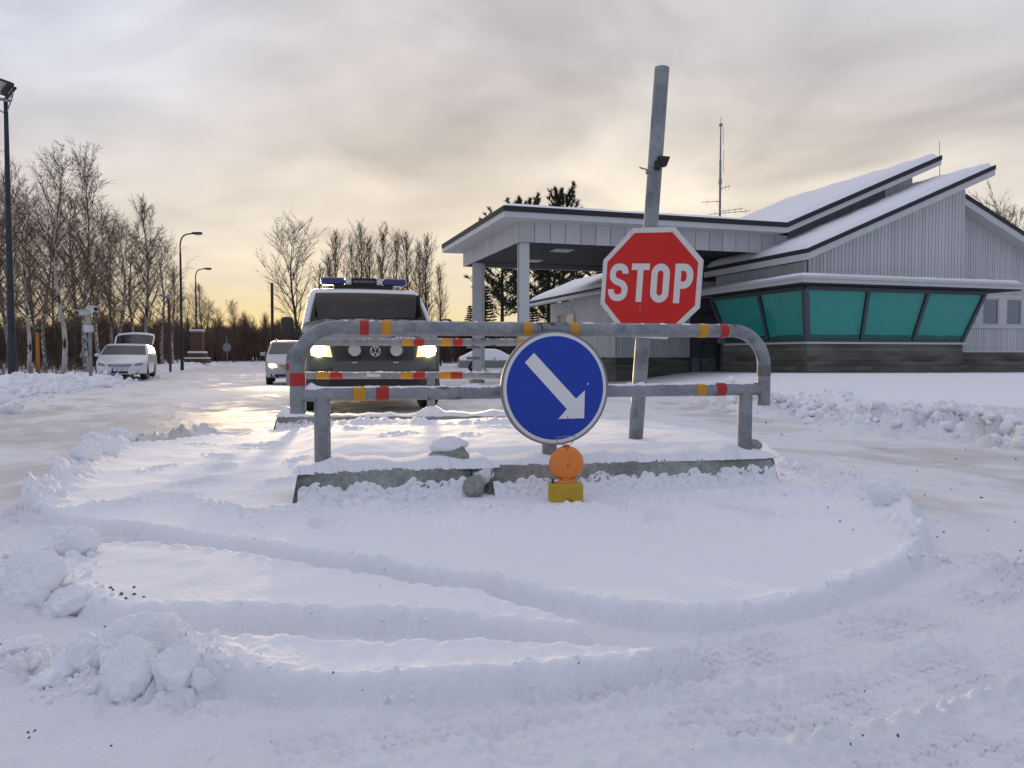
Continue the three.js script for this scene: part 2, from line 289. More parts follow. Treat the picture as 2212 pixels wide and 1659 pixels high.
{
  const A = []; const half = 44 * Math.PI / 180;
  for (let i = 0; i <= 760; i++) A.push(-half + 2 * half * i / 760);
  for (let i = 1; i < 70; i++) A.push(half + (2 * Math.PI - 2 * half) * i / 70);
  const R = [0.15, 0.3, 0.5, 0.7, 0.9, 1.05, 1.18]; let r = 1.28;
  while (r < 7.5) { R.push(r); r *= 1.0040; } while (r < 70) { R.push(r); r *= 1.0095; } while (r < 2200) { R.push(r); r *= 1.09; }
  const NA = A.length, pos = new Float32Array(NA * R.length * 3), col = new Float32Array(NA * R.length * 3), uv = new Float32Array(NA * R.length * 2), uv1 = new Float32Array(NA * R.length * 2), ix = [];
  for (let j = 0; j < R.length; j++) for (let i = 0; i < NA; i++) {
    const x = Math.sin(A[i]) * R[j], d = Math.cos(A[i]) * R[j], [h, ice, st, packed] = surface(x, d), k = j * NA + i;
    pos[k * 3] = x; pos[k * 3 + 1] = h; pos[k * 3 + 2] = -d;
    const g = 0.5 + 0.5 * fbm2(x * 3, d * 3, 2);
    const c = [0.86, 0.87, 0.89].map((q) => q * (1 - packed * (0.07 + 0.06 * g)));   // trodden snow is a little greyer
    const dirty = [0.60, 0.58, 0.545], bare = [0.30, 0.275, 0.235];
    for (let q = 0; q < 3; q++) { let v = lerp(c[q], dirty[q], 0.85 * st * (0.7 + 0.4 * g)); v = lerp(v, bare[q], 0.5 * ice * (0.6 + 0.5 * g)); col[k * 3 + q] = v; }
    uv[k * 2] = x; uv[k * 2 + 1] = d; uv1[k * 2] = (x + 32) / 64; uv1[k * 2 + 1] = (d + 4) / 64;
  }
  for (let j = 0; j + 1 < R.length; j++) for (let i = 0; i < NA; i++) { const a = j * NA + i, b = j * NA + (i + 1) % NA, c = a + NA, e = b + NA; ix.push(a, b, e, a, e, c); }
  const g = new THREE.BufferGeometry();
  g.setAttribute('position', new THREE.BufferAttribute(pos, 3)); g.setAttribute('color', new THREE.BufferAttribute(col, 3)); g.setAttribute('uv', new THREE.BufferAttribute(uv, 2)); g.setAttribute('uv1', new THREE.BufferAttribute(uv1, 2));
  g.setIndex(ix); g.computeVertexNormals();
  const rough = makeTex(768, (u, v) => { const x = u * 64 - 32, d = v * 64 - 4, s = d > 2 && d < 45 && Math.abs(x) < 26 ? surface(x, d) : [0, 0, 0]; const k = 255 * lerp(0.86, 0.44, s[1]); return [k, k, k]; });
  rough.wrapS = rough.wrapT = THREE.ClampToEdgeWrapping; rough.channel = 1;
  const m = std({ vertexColors: true, roughness: 1, roughnessMap: rough, bumpMap: rep(T.snow, 1.9), bumpScale: 0.004 });
  structure(new THREE.Mesh(g, m), 'snowy_ground');
}

// ------------------------------------------------------------------ snow blocks and lumps
function chunkGeo(seed, detail, cuts = 7, noise = 0.16) {        // angular clod: a few cleft planes softened by noise
  const R = rng(seed), planes = [];
  for (let i = 0; i < cuts; i++) { const v = V(R() * 2 - 1, R() * 2 - 1, R() * 2 - 1).normalize(); planes.push([v, 0.5 + 0.38 * R()]); }
  let g = new THREE.IcosahedronGeometry(1, detail); g.deleteAttribute('uv'); g.deleteAttribute('normal'); g = mergeVertices(g, 1e-4);
  const p = g.attributes.position, v = new THREE.Vector3();
  for (let i = 0; i < p.count; i++) {
    v.fromBufferAttribute(p, i).normalize(); let r = 1;
    for (const [n, o] of planes) { const c = n.dot(v); if (c > 0.05) { const q = o / c, k = 26; r = -Math.log(Math.exp(-k * r) + Math.exp(-k * q)) / k; } }
    r *= 1 + noise * fbm3(v.x * 1.7 + seed, v.y * 1.7, v.z * 1.7, 5) - noise * 0.35 * Math.pow(Math.max(0, n3(v.x * 3.2, v.y * 3.2 + seed, v.z * 3.2)), 2) + noise * 0.34 * (Math.abs(n3(v.x * 4.5 + seed, v.y * 4.5, v.z * 4.5)) + 0.55 * Math.abs(n3(v.x * 10, v.y * 10 + seed, v.z * 10)) - 0.5);
    p.setXYZ(i, v.x * r, v.y * r, v.z * r);
  }
  g.computeVertexNormals(); return g;
}
const blockSpecs = [                                             // px, py of the foot, width px, height px, turn, tilt, label
  [268, 1472, 112, 112, 0.4, 0.22, 'ragged snow block leaning at the front of the foreground heap'],
  [388, 1474, 88, 112, 1.2, -0.15, 'upright wedge of packed snow at the right of the foreground heap'],
  [437, 1478, 42, 40, 0.2, 0, 'small round snow ball at the end of the foreground heap'],
  [332, 1462, 56, 62, 2.8, 0.1, 'small snow chunk wedged between the ragged block and the upright wedge'],
  [300, 1428, 150, 104, 2.2, 0.1, 'broad snow block behind the upright wedge'],
  [212, 1425, 104, 96, 0.9, 0.3, 'peaked snow lump behind the ragged block'],
  [152, 1432, 88, 54, 3.0, 0, 'low snow lump at the outer end of the foreground heap'],
  [104, 1446, 70, 38, 1.7, 0, 'flattened snow lump beside the low outer one'],
  [112, 1212, 114, 78, 0.7, 0.2, 'jagged snow block standing highest on the upper heap'],
  [168, 1214, 66, 44, 1.9, 0, 'small clod behind the jagged upper block'],
  [56, 1296, 118, 104, 2.6, 0.15, 'pointed snow lump below the jagged upper block'],
  [140, 1296, 120, 60, 0.1, 0, 'rounded snow lump trailing from the pointed one'],
  [40, 1385, 90, 36, 1.1, 0, 'flat slab of snow lying over a dark stone'],
  [247, 965, 52, 34, 0.5, 0.1, 'snow clod on the ridge left of the island with a dark pit'],
  [213, 998, 60, 42, 1.5, 0, 'snow clod lower on the ridge left of the island'],
  [185, 1025, 56, 40, 2.4, 0, 'snow clod at the near end of the ridge left of the island'],
  [1925, 1108, 78, 46, 0.6, 0, 'crumbled snow lump at the edge of the right-hand lane'],
  [1750, 1030, 60, 26, 1.6, 0, 'snow lump near the right end of the front kerb'],
];
blockSpecs.forEach(([px, py, w, h, turn, tilt, label], i) => {
  const [x, d] = gp(px, py, 0), W = w * d / FOC, H = h * d / FOC;
  const g = chunkGeo(300 + i, w > 80 ? 28 : 14, 12, 0.16); g.scale(W * 0.70, H * 0.86, W * 0.42); g.computeVertexNormals(); g.rotateZ(tilt).rotateY(turn * 0.3);
  const m = new THREE.Mesh(boxUV(clean(g)), M.snow);
  m.position.set(x, groundAt(x, d) + H * 0.25, -d - W * 0.14); m.name = numbered('snow_block'); scene.add(m); tag(m, label, 'snow block', 'blocks of ploughed snow');
});
{ // crumbs of ploughed snow along the ridges: too many to count
  const protos = [1, 2, 3, 4, 5].map((s) => chunkGeo(500 + s, 3, 5, 0.25)), R = rng(77), list = [], m4 = new THREE.Matrix4(), q = new THREE.Quaternion();
  const put = (x, d, s) => { const g = protos[Math.floor(R() * 5)].clone(); q.setFromEuler(new THREE.Euler(R() * 6, R() * 6, R() * 6)); m4.compose(V(x, groundAt(x, d) + s * 0.25, -d), q, V(s * (0.8 + 0.6 * R()), s * (0.6 + 0.4 * R()), s)); g.applyMatrix4(m4); list.push(g); };
  const along = (line, n, spread, s0, s1) => { for (let i = 0; i < n; i++) { const k = Math.floor(R() * (line.length - 1)), t = R(), x = lerp(line[k][0], line[k + 1][0], t), d = lerp(line[k][1], line[k + 1][1], t), g = (R() + R() + R() - 1.5) * spread; put(x + g, d + (R() - 0.5) * spread, s0 + (s1 - s0) * Math.pow(R(), 3)); } };
  ridges.forEach((r, i) => along(r.line, [120, 70, 60, 80, 50, 110, 30, 20, 40, 700, 260][i], r.w * (i > 8 ? 1.1 : 1.5), r.h * 0.05, r.h * (i > 8 ? 0.36 : 0.30)));
  along(leftEdge.slice(0, 5), 700, 0.9, 0.02, 0.15);
  for (const poly of [plateau.slice(0, 10), tongueA.slice(6), tongueB.slice(4)]) along(poly, 60, 0.05, 0.002, 0.010);
  for (let i = 0; i < 260; i++) { const a = pxPoly([[40 + R() * 440, 1385 + R() * 120]], -0.03)[0]; put(a[0], a[1], 0.003 + 0.024 * R() * R() * R()); }
  for (let i = 0; i < 150; i++) { const a = pxPoly([[-20 + R() * 240, 1190 + R() * 130]], -0.03)[0]; put(a[0], a[1], 0.003 + 0.026 * R() * R() * R()); }
  const m = new THREE.Mesh(mergeGeometries(list), M.snowFar); m.name = 'snow_crumbs'; m.userData = { kind: 'stuff', label: 'loose crumbs of ploughed snow scattered along the ridges', category: 'snow crumbs' }; scene.add(m);
}
{ // grit and small dirty clods on the packed snow
  const R = rng(91), list = [], proto = new THREE.IcosahedronGeometry(1, 0), m4 = new THREE.Matrix4(), q = new THREE.Quaternion();
  const drop = (px, py, s) => { const [x, d] = gp(px, py, -0.03); q.setFromEuler(new THREE.Euler(R() * 6, R() * 6, R() * 6)); m4.compose(V(x, groundAt(x, d) + s * 0.2, -d), q, V(s * 1.4, s * 0.7, s)); const g = proto.clone(); g.applyMatrix4(m4); list.push(clean(g)); };
  for (let i = 0; i < 26; i++) drop(1740 + R() * 520, 960 + R() * 240, 0.004 + 0.006 * R() * R());
  for (let i = 0; i < 14; i++) drop(60 + R() * 260, 1300 + R() * 50, 0.0025 + 0.004 * R());
  for (let i = 0; i < 22; i++) drop(R() * 2200, 1150 + R() * 480, 0.0012 + 0.0016 * R());
  for (const [x, y] of [[1865, 1575], [1940, 1575], [1905, 1560], [60, 1560], [75, 1558], [62, 1572], [240, 1592]]) drop(x, y, 0.0035);
  for (let i = 0; i < 24; i++) drop(1650 + R() * 500, 900 + R() * 45, 0.006 + 0.014 * R() * R());
  const m = new THREE.Mesh(mergeGeometries(list), std({ color: lin(0.11, 0.10, 0.09), roughness: 0.9 })); m.name = 'grit'; m.userData = { kind: 'stuff', label: 'dark road grit sprinkled over the packed snow', category: 'grit' }; scene.add(m);
}
// ------------------------------------------------------------------ traffic island: kerbs, barriers, signs
function snowStrip(a, b, width, height, seg, seed, opt = {}) {   // a bead of snow lying along a -> b
  const dir = b.clone().sub(a), side = V(-dir.z, 0, dir.x).normalize(), f = opt.freq || 9;
  return gridGeo(seg, 10, (u, v) => {
    const q = a.clone().lerp(b, u), t = (v - 0.5) * 2, s = u * dir.length();
    let h = height * (0.75 + 0.55 * n2(s * f, seed) + 0.35 * n2(s * f * 3.1, seed + 5)); h = Math.max(h, height * (opt.min ?? 0.15));
    if (opt.bumps) for (const [bs, bw, bh] of opt.bumps) h += bh * Math.exp(-Math.pow((s - bs) / bw, 2));
    const end = Math.min(1, Math.min(u, 1 - u) * seg / 4); h *= Math.sqrt(end);
    const w = width * (0.92 + 0.12 * n2(s * f * 0.8 + 3, seed + 9) + 0.07 * n2(s * 40, t + seed)) * 0.5;
    const y = Math.pow(Math.max(0, 1 - Math.pow(Math.abs(t), opt.sq || 2.6)), 0.5) * h + (opt.grain || 0.0015) * n3(s * 60, t * 3, seed) - 0.002;
    return [q.x + side.x * t * w, q.y + y, q.z + side.z * t * w];
  });
}
const FB = { yaw: Math.atan2(0.69, 2.758), L: 2.843, x: -1.166, d: 4.2 };
const onFront = (s, off = 0) => [FB.x + Math.cos(FB.yaw) * s + Math.sin(FB.yaw) * off, FB.d + Math.sin(FB.yaw) * s - Math.cos(FB.yaw) * off];

function kerb(label, L, pos, turn, cuts, seed) {                 // a bevelled concrete block, long side along x, front at +z
  const t = thing('concrete_kerb', label, 'kerb', pos, turn, 'kerb blocks of the traffic island');
  const H = 0.27, nu = Math.round(L * 34);
  const prof = [[-0.15, H], [-0.13, H + 0.008], [0.125, H + 0.008], [0.145, H], [0.152, H - 0.02], [0.185, 0.0], [-0.185, 0], [-0.15, H]];
  const g = gridGeo(nu, prof.length - 1, (u, v) => {
    const [z, y] = prof[Math.round(v * (prof.length - 1))]; const bev = (1 - y / H) * 0.05;
    const x = lerp(-bev, L + bev, u), k = 0.006 * n3(x * 6, y * 9, z * 9 + seed) + 0.004 * n3(x * 22, y * 22, z * 22 + seed);
    const chip = cuts.reduce((s, [c, w, q]) => s + q * Math.exp(-Math.pow((x - c) / w, 2)) * (y > 0.15 ? 1 : 0.2) * Math.sign(z), 0);
    return [x, y + (y > 0.2 ? k : 0) - 0.10, z + k - chip];
  });
  const cap = (x, bev) => { const q = prof.slice(0, -1).map(([z, y]) => V(x + bev * (1 - y / H), y - 0.10, z)), p = []; const c = V(x + bev * 0.5, 0.03, 0); for (let i = 0; i < q.length; i++) { const a = q[i], b = q[(i + 1) % q.length]; p.push(...(bev > 0 ? [c, a, b] : [c, b, a]).flatMap((v) => [v.x, v.y, v.z])); } const e = new THREE.BufferGeometry(); e.setAttribute('position', new THREE.Float32BufferAttribute(p, 3)); e.computeVertexNormals(); e.setAttribute('uv', new THREE.Float32BufferAttribute(new Float32Array(p.length / 3 * 2), 2)); return e; };
  part(t, 'concrete_block', [g, cap(0, -0.05), cap(L, 0.05)], M.concrete);
  return t;
}
{
  const base = 0.0; // kerb tops stand about 0.17 m above the snow
  const A = onFront(0.0, 0.02), B = onFront(1.05, 0.02);
  const k1 = kerb('short concrete kerb block under the front barrier with a chipped left end', 0.92, [A[0], base, -A[1]], FB.yaw, [[0.02, 0.05, 0.03], [0.90, 0.05, 0.03]], 1);
  const k2 = kerb('long concrete kerb block under the front barrier, behind the warning lamp', 1.76, [B[0], base, -B[1]], FB.yaw, [[0.0, 0.04, 0.03], [1.8, 0.05, 0.015]], 2);
  const snowTop = 0.175;
  part(k1, 'snow_cover', [snowStrip(V(-0.03, snowTop - 0.005, -0.01), V(1.05, snowTop - 0.005, -0.01), 0.345, 0.055, 130, 3, { freq: 1.3, sq: 6, min: 0.75, bumps: [[0.22, 0.07, 0.03], [0.8, 0.12, 0.03]], grain: 0.002 })], M.snow);
  part(k2, 'snow_cover', [snowStrip(V(-0.05, snowTop - 0.005, -0.01), V(1.79, snowTop - 0.005, -0.01), 0.345, 0.045, 180, 8, { freq: 1.3, sq: 6, min: 0.75, bumps: [[0.35, 0.1, 0.02], [1.58, 0.1, 0.03]], grain: 0.002 })], M.snow);
  // crusted spray of snow clinging to the kerb faces
  const crust = (L, seed) => gridGeo(Math.round(L * 110), 14, (u, v) => {
    const x = u * L, top = 0.112 + 0.030 * n2(x * 3.5, seed) + 0.016 * n2(x * 16, seed + 2), y = lerp(-0.03, Math.max(0.0, top), v), f = 0.186 - (y + 0.1) * 0.13;
    const lump = 0.012 * Math.pow(Math.max(0, 0.35 + n3(x * 26, y * 34, seed)), 1.4) + 0.006 * n3(x * 60, y * 60, seed), low = ss(0.09, -0.02, y) * 0.035;
    return [x, y, f + low + (v > 0.96 ? -0.012 : lump)];
  });
  part(k1, 'crusted_snow', [crust(0.92, 21)], M.snow); part(k2, 'crusted_snow', [crust(1.77, 31)], M.snow);
  // far kerb
  const fx = (626 - 1106) / FOC * 8.45, fk = kerb('concrete kerb under the far barrier in front of the van', 3.2, [fx - 0.1, 0.0, -8.42], 0.035, [[0.5, 0.06, 0.02]], 5);
  fk.scale.y = 0.75;
  part(fk, 'snow_cover', [snowStrip(V(-0.04, 0.172, -0.02), V(3.2, 0.172, -0.02), 0.32, 0.05, 200, 14, { freq: 1.6, sq: 4, min: 0.4, bumps: [[0.14, 0.08, 0.07], [1.68, 0.13, 0.13], [2.35, 0.1, 0.03]], grain: 0.004 })], M.snow);
  part(fk, 'crusted_snow', [crust(3.15, 41)], M.snow);
}

function barrier(name, label, pos, turn, L, mid, tape, opt) {
  const t = thing(name, label, 'barrier', pos, turn, 'pipe barriers of the traffic island');
  const R = 0.041, top = opt.top, low = opt.low, foot = opt.end, c = 0.22;
  const pts = []; pts.push(V(0, foot, 0));
  for (let i = 0; i <= 8; i++) { const a = i / 8 * Math.PI / 2; pts.push(V(c - Math.cos(a) * c, top - c + Math.sin(a) * c, 0)); }
  for (let i = 8; i >= 0; i--) { const a = i / 8 * Math.PI / 2; pts.push(V(L - c + Math.cos(a) * c, top - c + Math.sin(a) * c, 0)); }
  pts.push(V(L, foot, 0));
  const path = new THREE.CurvePath(); for (let i = 0; i + 1 < pts.length; i++) path.add(new THREE.LineCurve3(pts[i], pts[i + 1]));
  const capL = new THREE.CircleGeometry(R, 18).rotateX(Math.PI / 2).translate(0, foot + 0.001, 0), capR = capL.clone().translate(L, 0, 0);
  part(t, 'top_rail', [new THREE.TubeGeometry(path, 150, R, 20, false), capL, capR], M.galv);
  part(t, 'lower_rail', [rod(V(0, low, 0), V(L, low, 0), R * 0.96, R * 0.96, 20)], M.galv);
  for (const s of [opt.post, mid, L - opt.post]) part(t, 'post', [rod(V(s, opt.base, 0), V(s, low, 0), R * 1.08, R * 1.08, 20), new THREE.TorusGeometry(R * 1.02, 0.007, 6, 20).rotateX(Math.PI / 2).translate(s, low - R * 0.8, 0)], M.galv);
  for (const [where, s, w, m] of tape) {
    const mt = { y: M.yellow, r: M.red, d: M.smudge }[m], nm = m === 'd' ? 'dark_stain' : m === 'y' ? 'yellow_tape' : 'red_tape', rr = m === 'd' ? R + 0.0012 : R + 0.0022;
    let g; if (where === 't') g = rod(V(s - w / 2, top, 0), V(s + w / 2, top, 0), rr, rr, 24, true); else if (where === 'l') g = rod(V(s - w / 2, low, 0), V(s + w / 2, low, 0), rr - R * 0.04, rr - R * 0.04, 24, true); else g = rod(V(0, s - w / 2, 0), V(0, s + w / 2, 0), rr, rr, 24, true);
    part(t, nm, [m === 'd' ? g.rotateX(0) : g], mt, m !== 'd');
  }
  const sg = [snowStrip(V(c * 0.85, top + R - 0.012, 0), V(L - c * 0.85, top + R - 0.012, 0), 0.054, 0.014, 220, 50 + L, { freq: 9, min: 0.8, grain: 0.0012 }), snowStrip(V(0.03, low + R - 0.014, 0), V(L - 0.05, low + R - 0.014, 0), 0.058, 0.018, 240, 60 + L, { freq: 9, min: 0.8, grain: 0.0012, bumps: [[0.02, 0.05, 0.02]] })];
  part(t, 'snow', sg, M.snow);
  return t;
}
M.smudge = std({ color: lin(0.045, 0.046, 0.046), roughness: 0.75, transparent: true, alphaMap: makeTex(256, (u, v) => { const q = Math.min(u, 1 - u) * 2, k = 255 * ss(0.12, 0.62, q + 0.75 * (tfbm(tn, u, v, 4, 3) - 0.42)) * 0.85; return [k, k, k]; }) });
const sOf = (px) => { const k = (px - 1106) / FOC, c = Math.cos(FB.yaw), s = Math.sin(FB.yaw); return (k * FB.d - FB.x) / (c - k * s); };
{
  const P = (where, px, w, m) => [where, sOf(px), w, m];
  const fb = barrier('pipe_barrier', 'bent galvanised pipe barrier carrying the round blue sign', [FB.x, 0, -FB.d], FB.yaw, FB.L, sOf(1187), [
    P('t', 787, 0.047, 'r'), P('t', 834, 0.052, 'y'), P('t', 1137, 0.055, 'y'), P('t', 1190, 0.19, 'd'), P('t', 1237, 0.055, 'y'), P('t', 1514, 0.062, 'y'), P('t', 1559, 0.055, 'r'), P('t', 1582, 0.05, 'd'),
    P('l', 775, 0.068, 'y'), P('l', 825, 0.070, 'r'), P('l', 958, 0.19, 'd'), P('l', 1511, 0.064, 'y'), P('l', 1532, 0.05, 'd'), P('l', 1554, 0.066, 'r'), ['v', 0.665, 0.068, 'r'],
  ], { top: 0.948, low: 0.584, end: 0.48, base: 0.10, post: 0.13 });
  // ring joint with scraped white paint on the right-hand end
  part(fb, 'white_sleeve', [rod(V(FB.L, 0.665, 0), V(FB.L, 0.735, 0), 0.0425, 0.0425, 22, true)], std({ color: lin(0.5, 0.5, 0.5), roughness: 0.6, map: rep(T.galv, 4) }));
  part(fb, 'cable_tie', [new THREE.TorusGeometry(0.043, 0.0028, 6, 22).rotateY(Math.PI / 2).rotateZ(0.12).translate(sOf(1167), 0.948, 0)], M.black);
  const D = 8.45, k = (px) => (px - 626) / FOC * D;
  const Q = (where, px, w, m) => [where, k(px), w, m];
  const bb = barrier('pipe_barrier', 'bent galvanised pipe barrier standing in front of the van', [(626 - 1106) / FOC * D, 0.0, -D], 0.03, 3.0, k(930), [
    Q('t', 880, 0.105, 'y'), Q('t', 905, 0.105, 'r'), Q('t', 963, 0.105, 'y'), Q('t', 989, 0.105, 'r'), Q('t', 1045, 0.26, 'd'), Q('t', 1127, 0.10, 'y'),
    Q('l', 698, 0.13, 'y'), Q('l', 727, 0.13, 'r'), Q('l', 878, 0.13, 'y'), Q('l', 905, 0.13, 'r'), Q('l', 961, 0.13, 'y'), Q('l', 986, 0.13, 'r'), ['v', 0.665, 0.075, 'r'],
  ], { top: 0.935, low: 0.572, end: 0.46, base: 0.06, post: 0.13 });
  part(bb, 'label_plate', [box(0.155, 0.035, 0.006, k(807), 0.575, 0.044, 0.002)], M.whiteTrim);
}
// ---- printed faces
function canvas(w, h, draw) { const c = document.createElement('canvas'); c.width = w; c.height = h; draw(c.getContext('2d'), w, h); const t = new THREE.CanvasTexture(c); t.colorSpace = THREE.SRGBColorSpace; t.magFilter = THREE.LinearFilter; return t; }
function speckle(g, w, h, n, seed, colours, smin, smax) { const R = rng(seed); for (let i = 0; i < n; i++) { g.globalAlpha = 0.03 + 0.10 * R(); g.fillStyle = colours[Math.floor(R() * colours.length)]; g.beginPath(); g.ellipse(R() * w, R() * h, smin + R() * smax, smin * 0.6 + R() * smax * 0.4, R() * 3, 0, 7); g.fill(); } g.globalAlpha = 1; }
{ // round blue keep-right sign
  const t = thing('direction_sign', 'round blue sign with a white arrow pointing down to the right', 'sign', [0, 0, 0], FB.yaw + 0.08);
  const [x, d] = onFront(sOf(1191), 0.075); t.position.set(x, 0, -d);
  const R = 0.328, yc = EYE - (838 - 766) * d / FOC;
  const face = canvas(1024, 1024, (g, w, h) => {
    g.fillStyle = '#8f8f8c'; g.fillRect(0, 0, w, h);
    g.fillStyle = '#d6d6d4'; g.beginPath(); g.arc(512, 512, 498, 0, 7); g.fill();
    g.fillStyle = '#0036a2'; g.beginPath(); g.arc(512, 512, 468, 0, 7); g.fill();
    g.save(); g.clip(); speckle(g, w, h, 220, 4, ['#5878c8', '#041850', '#0a2a80'], 2, 34); g.restore();
    g.fillStyle = '#dededb'; g.beginPath();
    [[-.42, -.634], [-.594, -.463], [.214, .383], [.046, .561], [.558, .561], [.571, .049], [.395, .2]].forEach(([a, b], i) => g[i ? 'lineTo' : 'moveTo'](512 + a * 500, 512 + b * 500)); g.fill();
    g.fillStyle = '#cfd6e6'; g.fillRect(820, 470, 12, 16); g.fillStyle = '#55524d'; g.fillRect(462, 545, 9, 14); g.fillRect(440, 500, 6, 7); g.fillRect(625, 770, 8, 20);
    speckle(g, w, h, 300, 9, ['#6b6a66', '#e8e8ee'], 1, 4);
  });
  const disc = new THREE.CircleGeometry(R, 72).translate(0, yc, 0.012);
  part(t, 'sign_face', [disc], std({ map: face, roughness: 0.55 }), false);
  part(t, 'rim', [lathe([[R - 0.004, 0.0], [R - 0.002, 0.014], [R + 0.003, 0.015], [R + 0.004, -0.012], [R - 0.004, -0.014], [R - 0.006, 0.0]], 72).rotateX(Math.PI / 2).translate(0, yc, 0)], M.galvDark);
  part(t, 'back_plate', [new THREE.CircleGeometry(R - 0.004, 60).rotateY(Math.PI).translate(0, yc, 0.002)], M.galv);
  for (const y of [0.16, -0.12]) part(t, 'clamp', [box(0.10, 0.03, 0.05, 0, yc + y, -0.024)], M.galvDark);
  part(t, 'sign_post', [rod(V(-0.012, 0.05, -0.06), V(-0.012, yc + 0.2, -0.06), 0.03, 0.03, 16)], M.galv);
}
{ // stop sign on a leaning pole
  const foot = gd(1370, 940, 6.22), head = gd(1430, 147, 6.22), t = thing('stop_sign', 'red octagonal stop sign on a tall leaning steel pole', 'sign', [foot.x, 0, foot.z]);
  const a = V(0, -0.1, 0), b = V(head.x - foot.x, head.y, 0), ax = b.clone().sub(a).normalize(); a.addScaledVector(ax, 0);
  part(t, 'pole', [rod(V(a.x - ax.x * 0.06, a.y, 0), b, 0.058, 0.058, 28), new THREE.TorusGeometry(0.054, 0.005, 6, 24).rotateX(Math.PI / 2).rotateZ(-Math.asin(ax.x)).translate(b.x, b.y - 0.002, 0)], M.galv);
  const F = 0.865, oct = (r) => Array.from({ length: 8 }, (_, i) => { const q = (i + 0.5) * Math.PI / 4; return [Math.cos(q) * r, Math.sin(q) * r]; });
  const circ = F / 2 / Math.cos(Math.PI / 8);
  const face = canvas(1024, 1024, (g, w, h) => {
    g.fillStyle = '#cfcecb'; g.fillRect(0, 0, w, h);
    g.fillStyle = '#c60d00'; g.beginPath(); oct(512 / Math.cos(Math.PI / 8) * 0.908).forEach(([x, y], i) => g[i ? 'lineTo' : 'moveTo'](512 + x, 512 + y)); g.fill();
    speckle(g, w, h, 200, 2, ['#7a0000', '#5a0000', '#c83a2a'], 2, 26);
    g.strokeStyle = '#d4d3d0'; g.lineWidth = 64; g.lineCap = 'butt'; g.lineJoin = 'miter';
    const top = 332, bot = 690, H = 32;
    // S
    g.beginPath(); g.moveTo(252, top + 96); g.bezierCurveTo(252, top + 40, 214, top + H, 182, top + H); g.bezierCurveTo(136, top + H, 116, top + 66, 116, top + 104); g.bezierCurveTo(116, top + 206, 254, top + 152, 254, bot - 108); g.bezierCurveTo(254, bot - 60, 226, bot - H, 180, bot - H); g.bezierCurveTo(138, bot - H, 106, bot - 56, 106, bot - 112); g.stroke();
    // T
    g.fillStyle = '#d4d3d0'; g.fillRect(316, top, 186, 60); g.fillRect(378, top, 62, bot - top);
    // O
    g.beginPath(); g.roundRect(556, top + H, 122, bot - top - 2 * H, 61); g.stroke();
    // P
    g.fillRect(760, top, 62, bot - top); g.beginPath(); g.moveTo(786, top + H); g.lineTo(846, top + H); g.bezierCurveTo(930, top + H, 930, top + 194, 846, top + 194); g.lineTo(786, top + 194); g.stroke();
    g.fillStyle = '#7a0a08'; for (const [x, y] of [[500, 128], [556, 132]]) { g.beginPath(); g.arc(x, y, 7, 0, 7); g.fill(); }
    speckle(g, w, h, 300, 12, ['#4a4745', '#eeeeee'], 1, 4);
  });
  const sh = new THREE.ShapeGeometry(new THREE.Shape(oct(circ).map(([x, y]) => new THREE.Vector2(x, y)))); const uv = sh.attributes.uv, sp = sh.attributes.position;
  for (let i = 0; i < uv.count; i++) uv.setXY(i, sp.getX(i) / F + 0.5, sp.getY(i) / F + 0.5);
  const c = gd(1406, 612, 6.14), holder = new THREE.Group(); holder.name = 'sign_board'; t.add(holder);
  { const k = c.y / ax.y * ax.x; holder.position.set(k + 0.012, c.y, 0.104); } holder.rotation.set(0, -0.64, -0.072, 'YXZ');
  part(holder, 'sign_face', [sh.translate(0, 0, 0.0035)], std({ map: face, roughness: 0.55 }), false);
  part(holder, 'back_plate', [extrude(oct(circ), 0.004).translate(0, 0, -0.002)], M.whiteTrim);
  for (const [bx, by] of [[0, 0.22], [-0.02, -0.2]]) part(t, 'bracket', [box(0.13, 0.035, 0.06, c.x - foot.x + bx, c.y + by, 0.03)], M.galvDark);
  // small sensor clamped high on the pole
  const q = gd(1413, 372, 6.22), sx = q.x - foot.x, sy = q.y;
  const sen = part(t, 'sensor', [box(0.05, 0.07, 0.05, sx + 0.012, sy + 0.035, 0.075, 0.008), extrude([[-0.02, -0.03], [0.02, -0.04], [0.05, 0.03], [-0.03, 0.03]], 0.05, 0.004).rotateY(0.3).translate(sx + 0.045, sy + 0.07, 0.05), rod(V(sx + 0.03, sy + 0.05, 0.08), V(sx + 0.05, sy + 0.08, 0.08), 0.012)], M.black);
  part(t, 'clamp_band', [new THREE.TorusGeometry(0.0595, 0.006, 6, 26).rotateX(Math.PI / 2).scale(1, 2.2, 1).rotateZ(-0.075).translate(sx - 0.004, sy, 0), rod(V(sx - 0.05, sy + 0.01, 0.03), V(sx - 0.125, sy + 0.025, 0.05), 0.006)], M.galv);
  void sen;
}
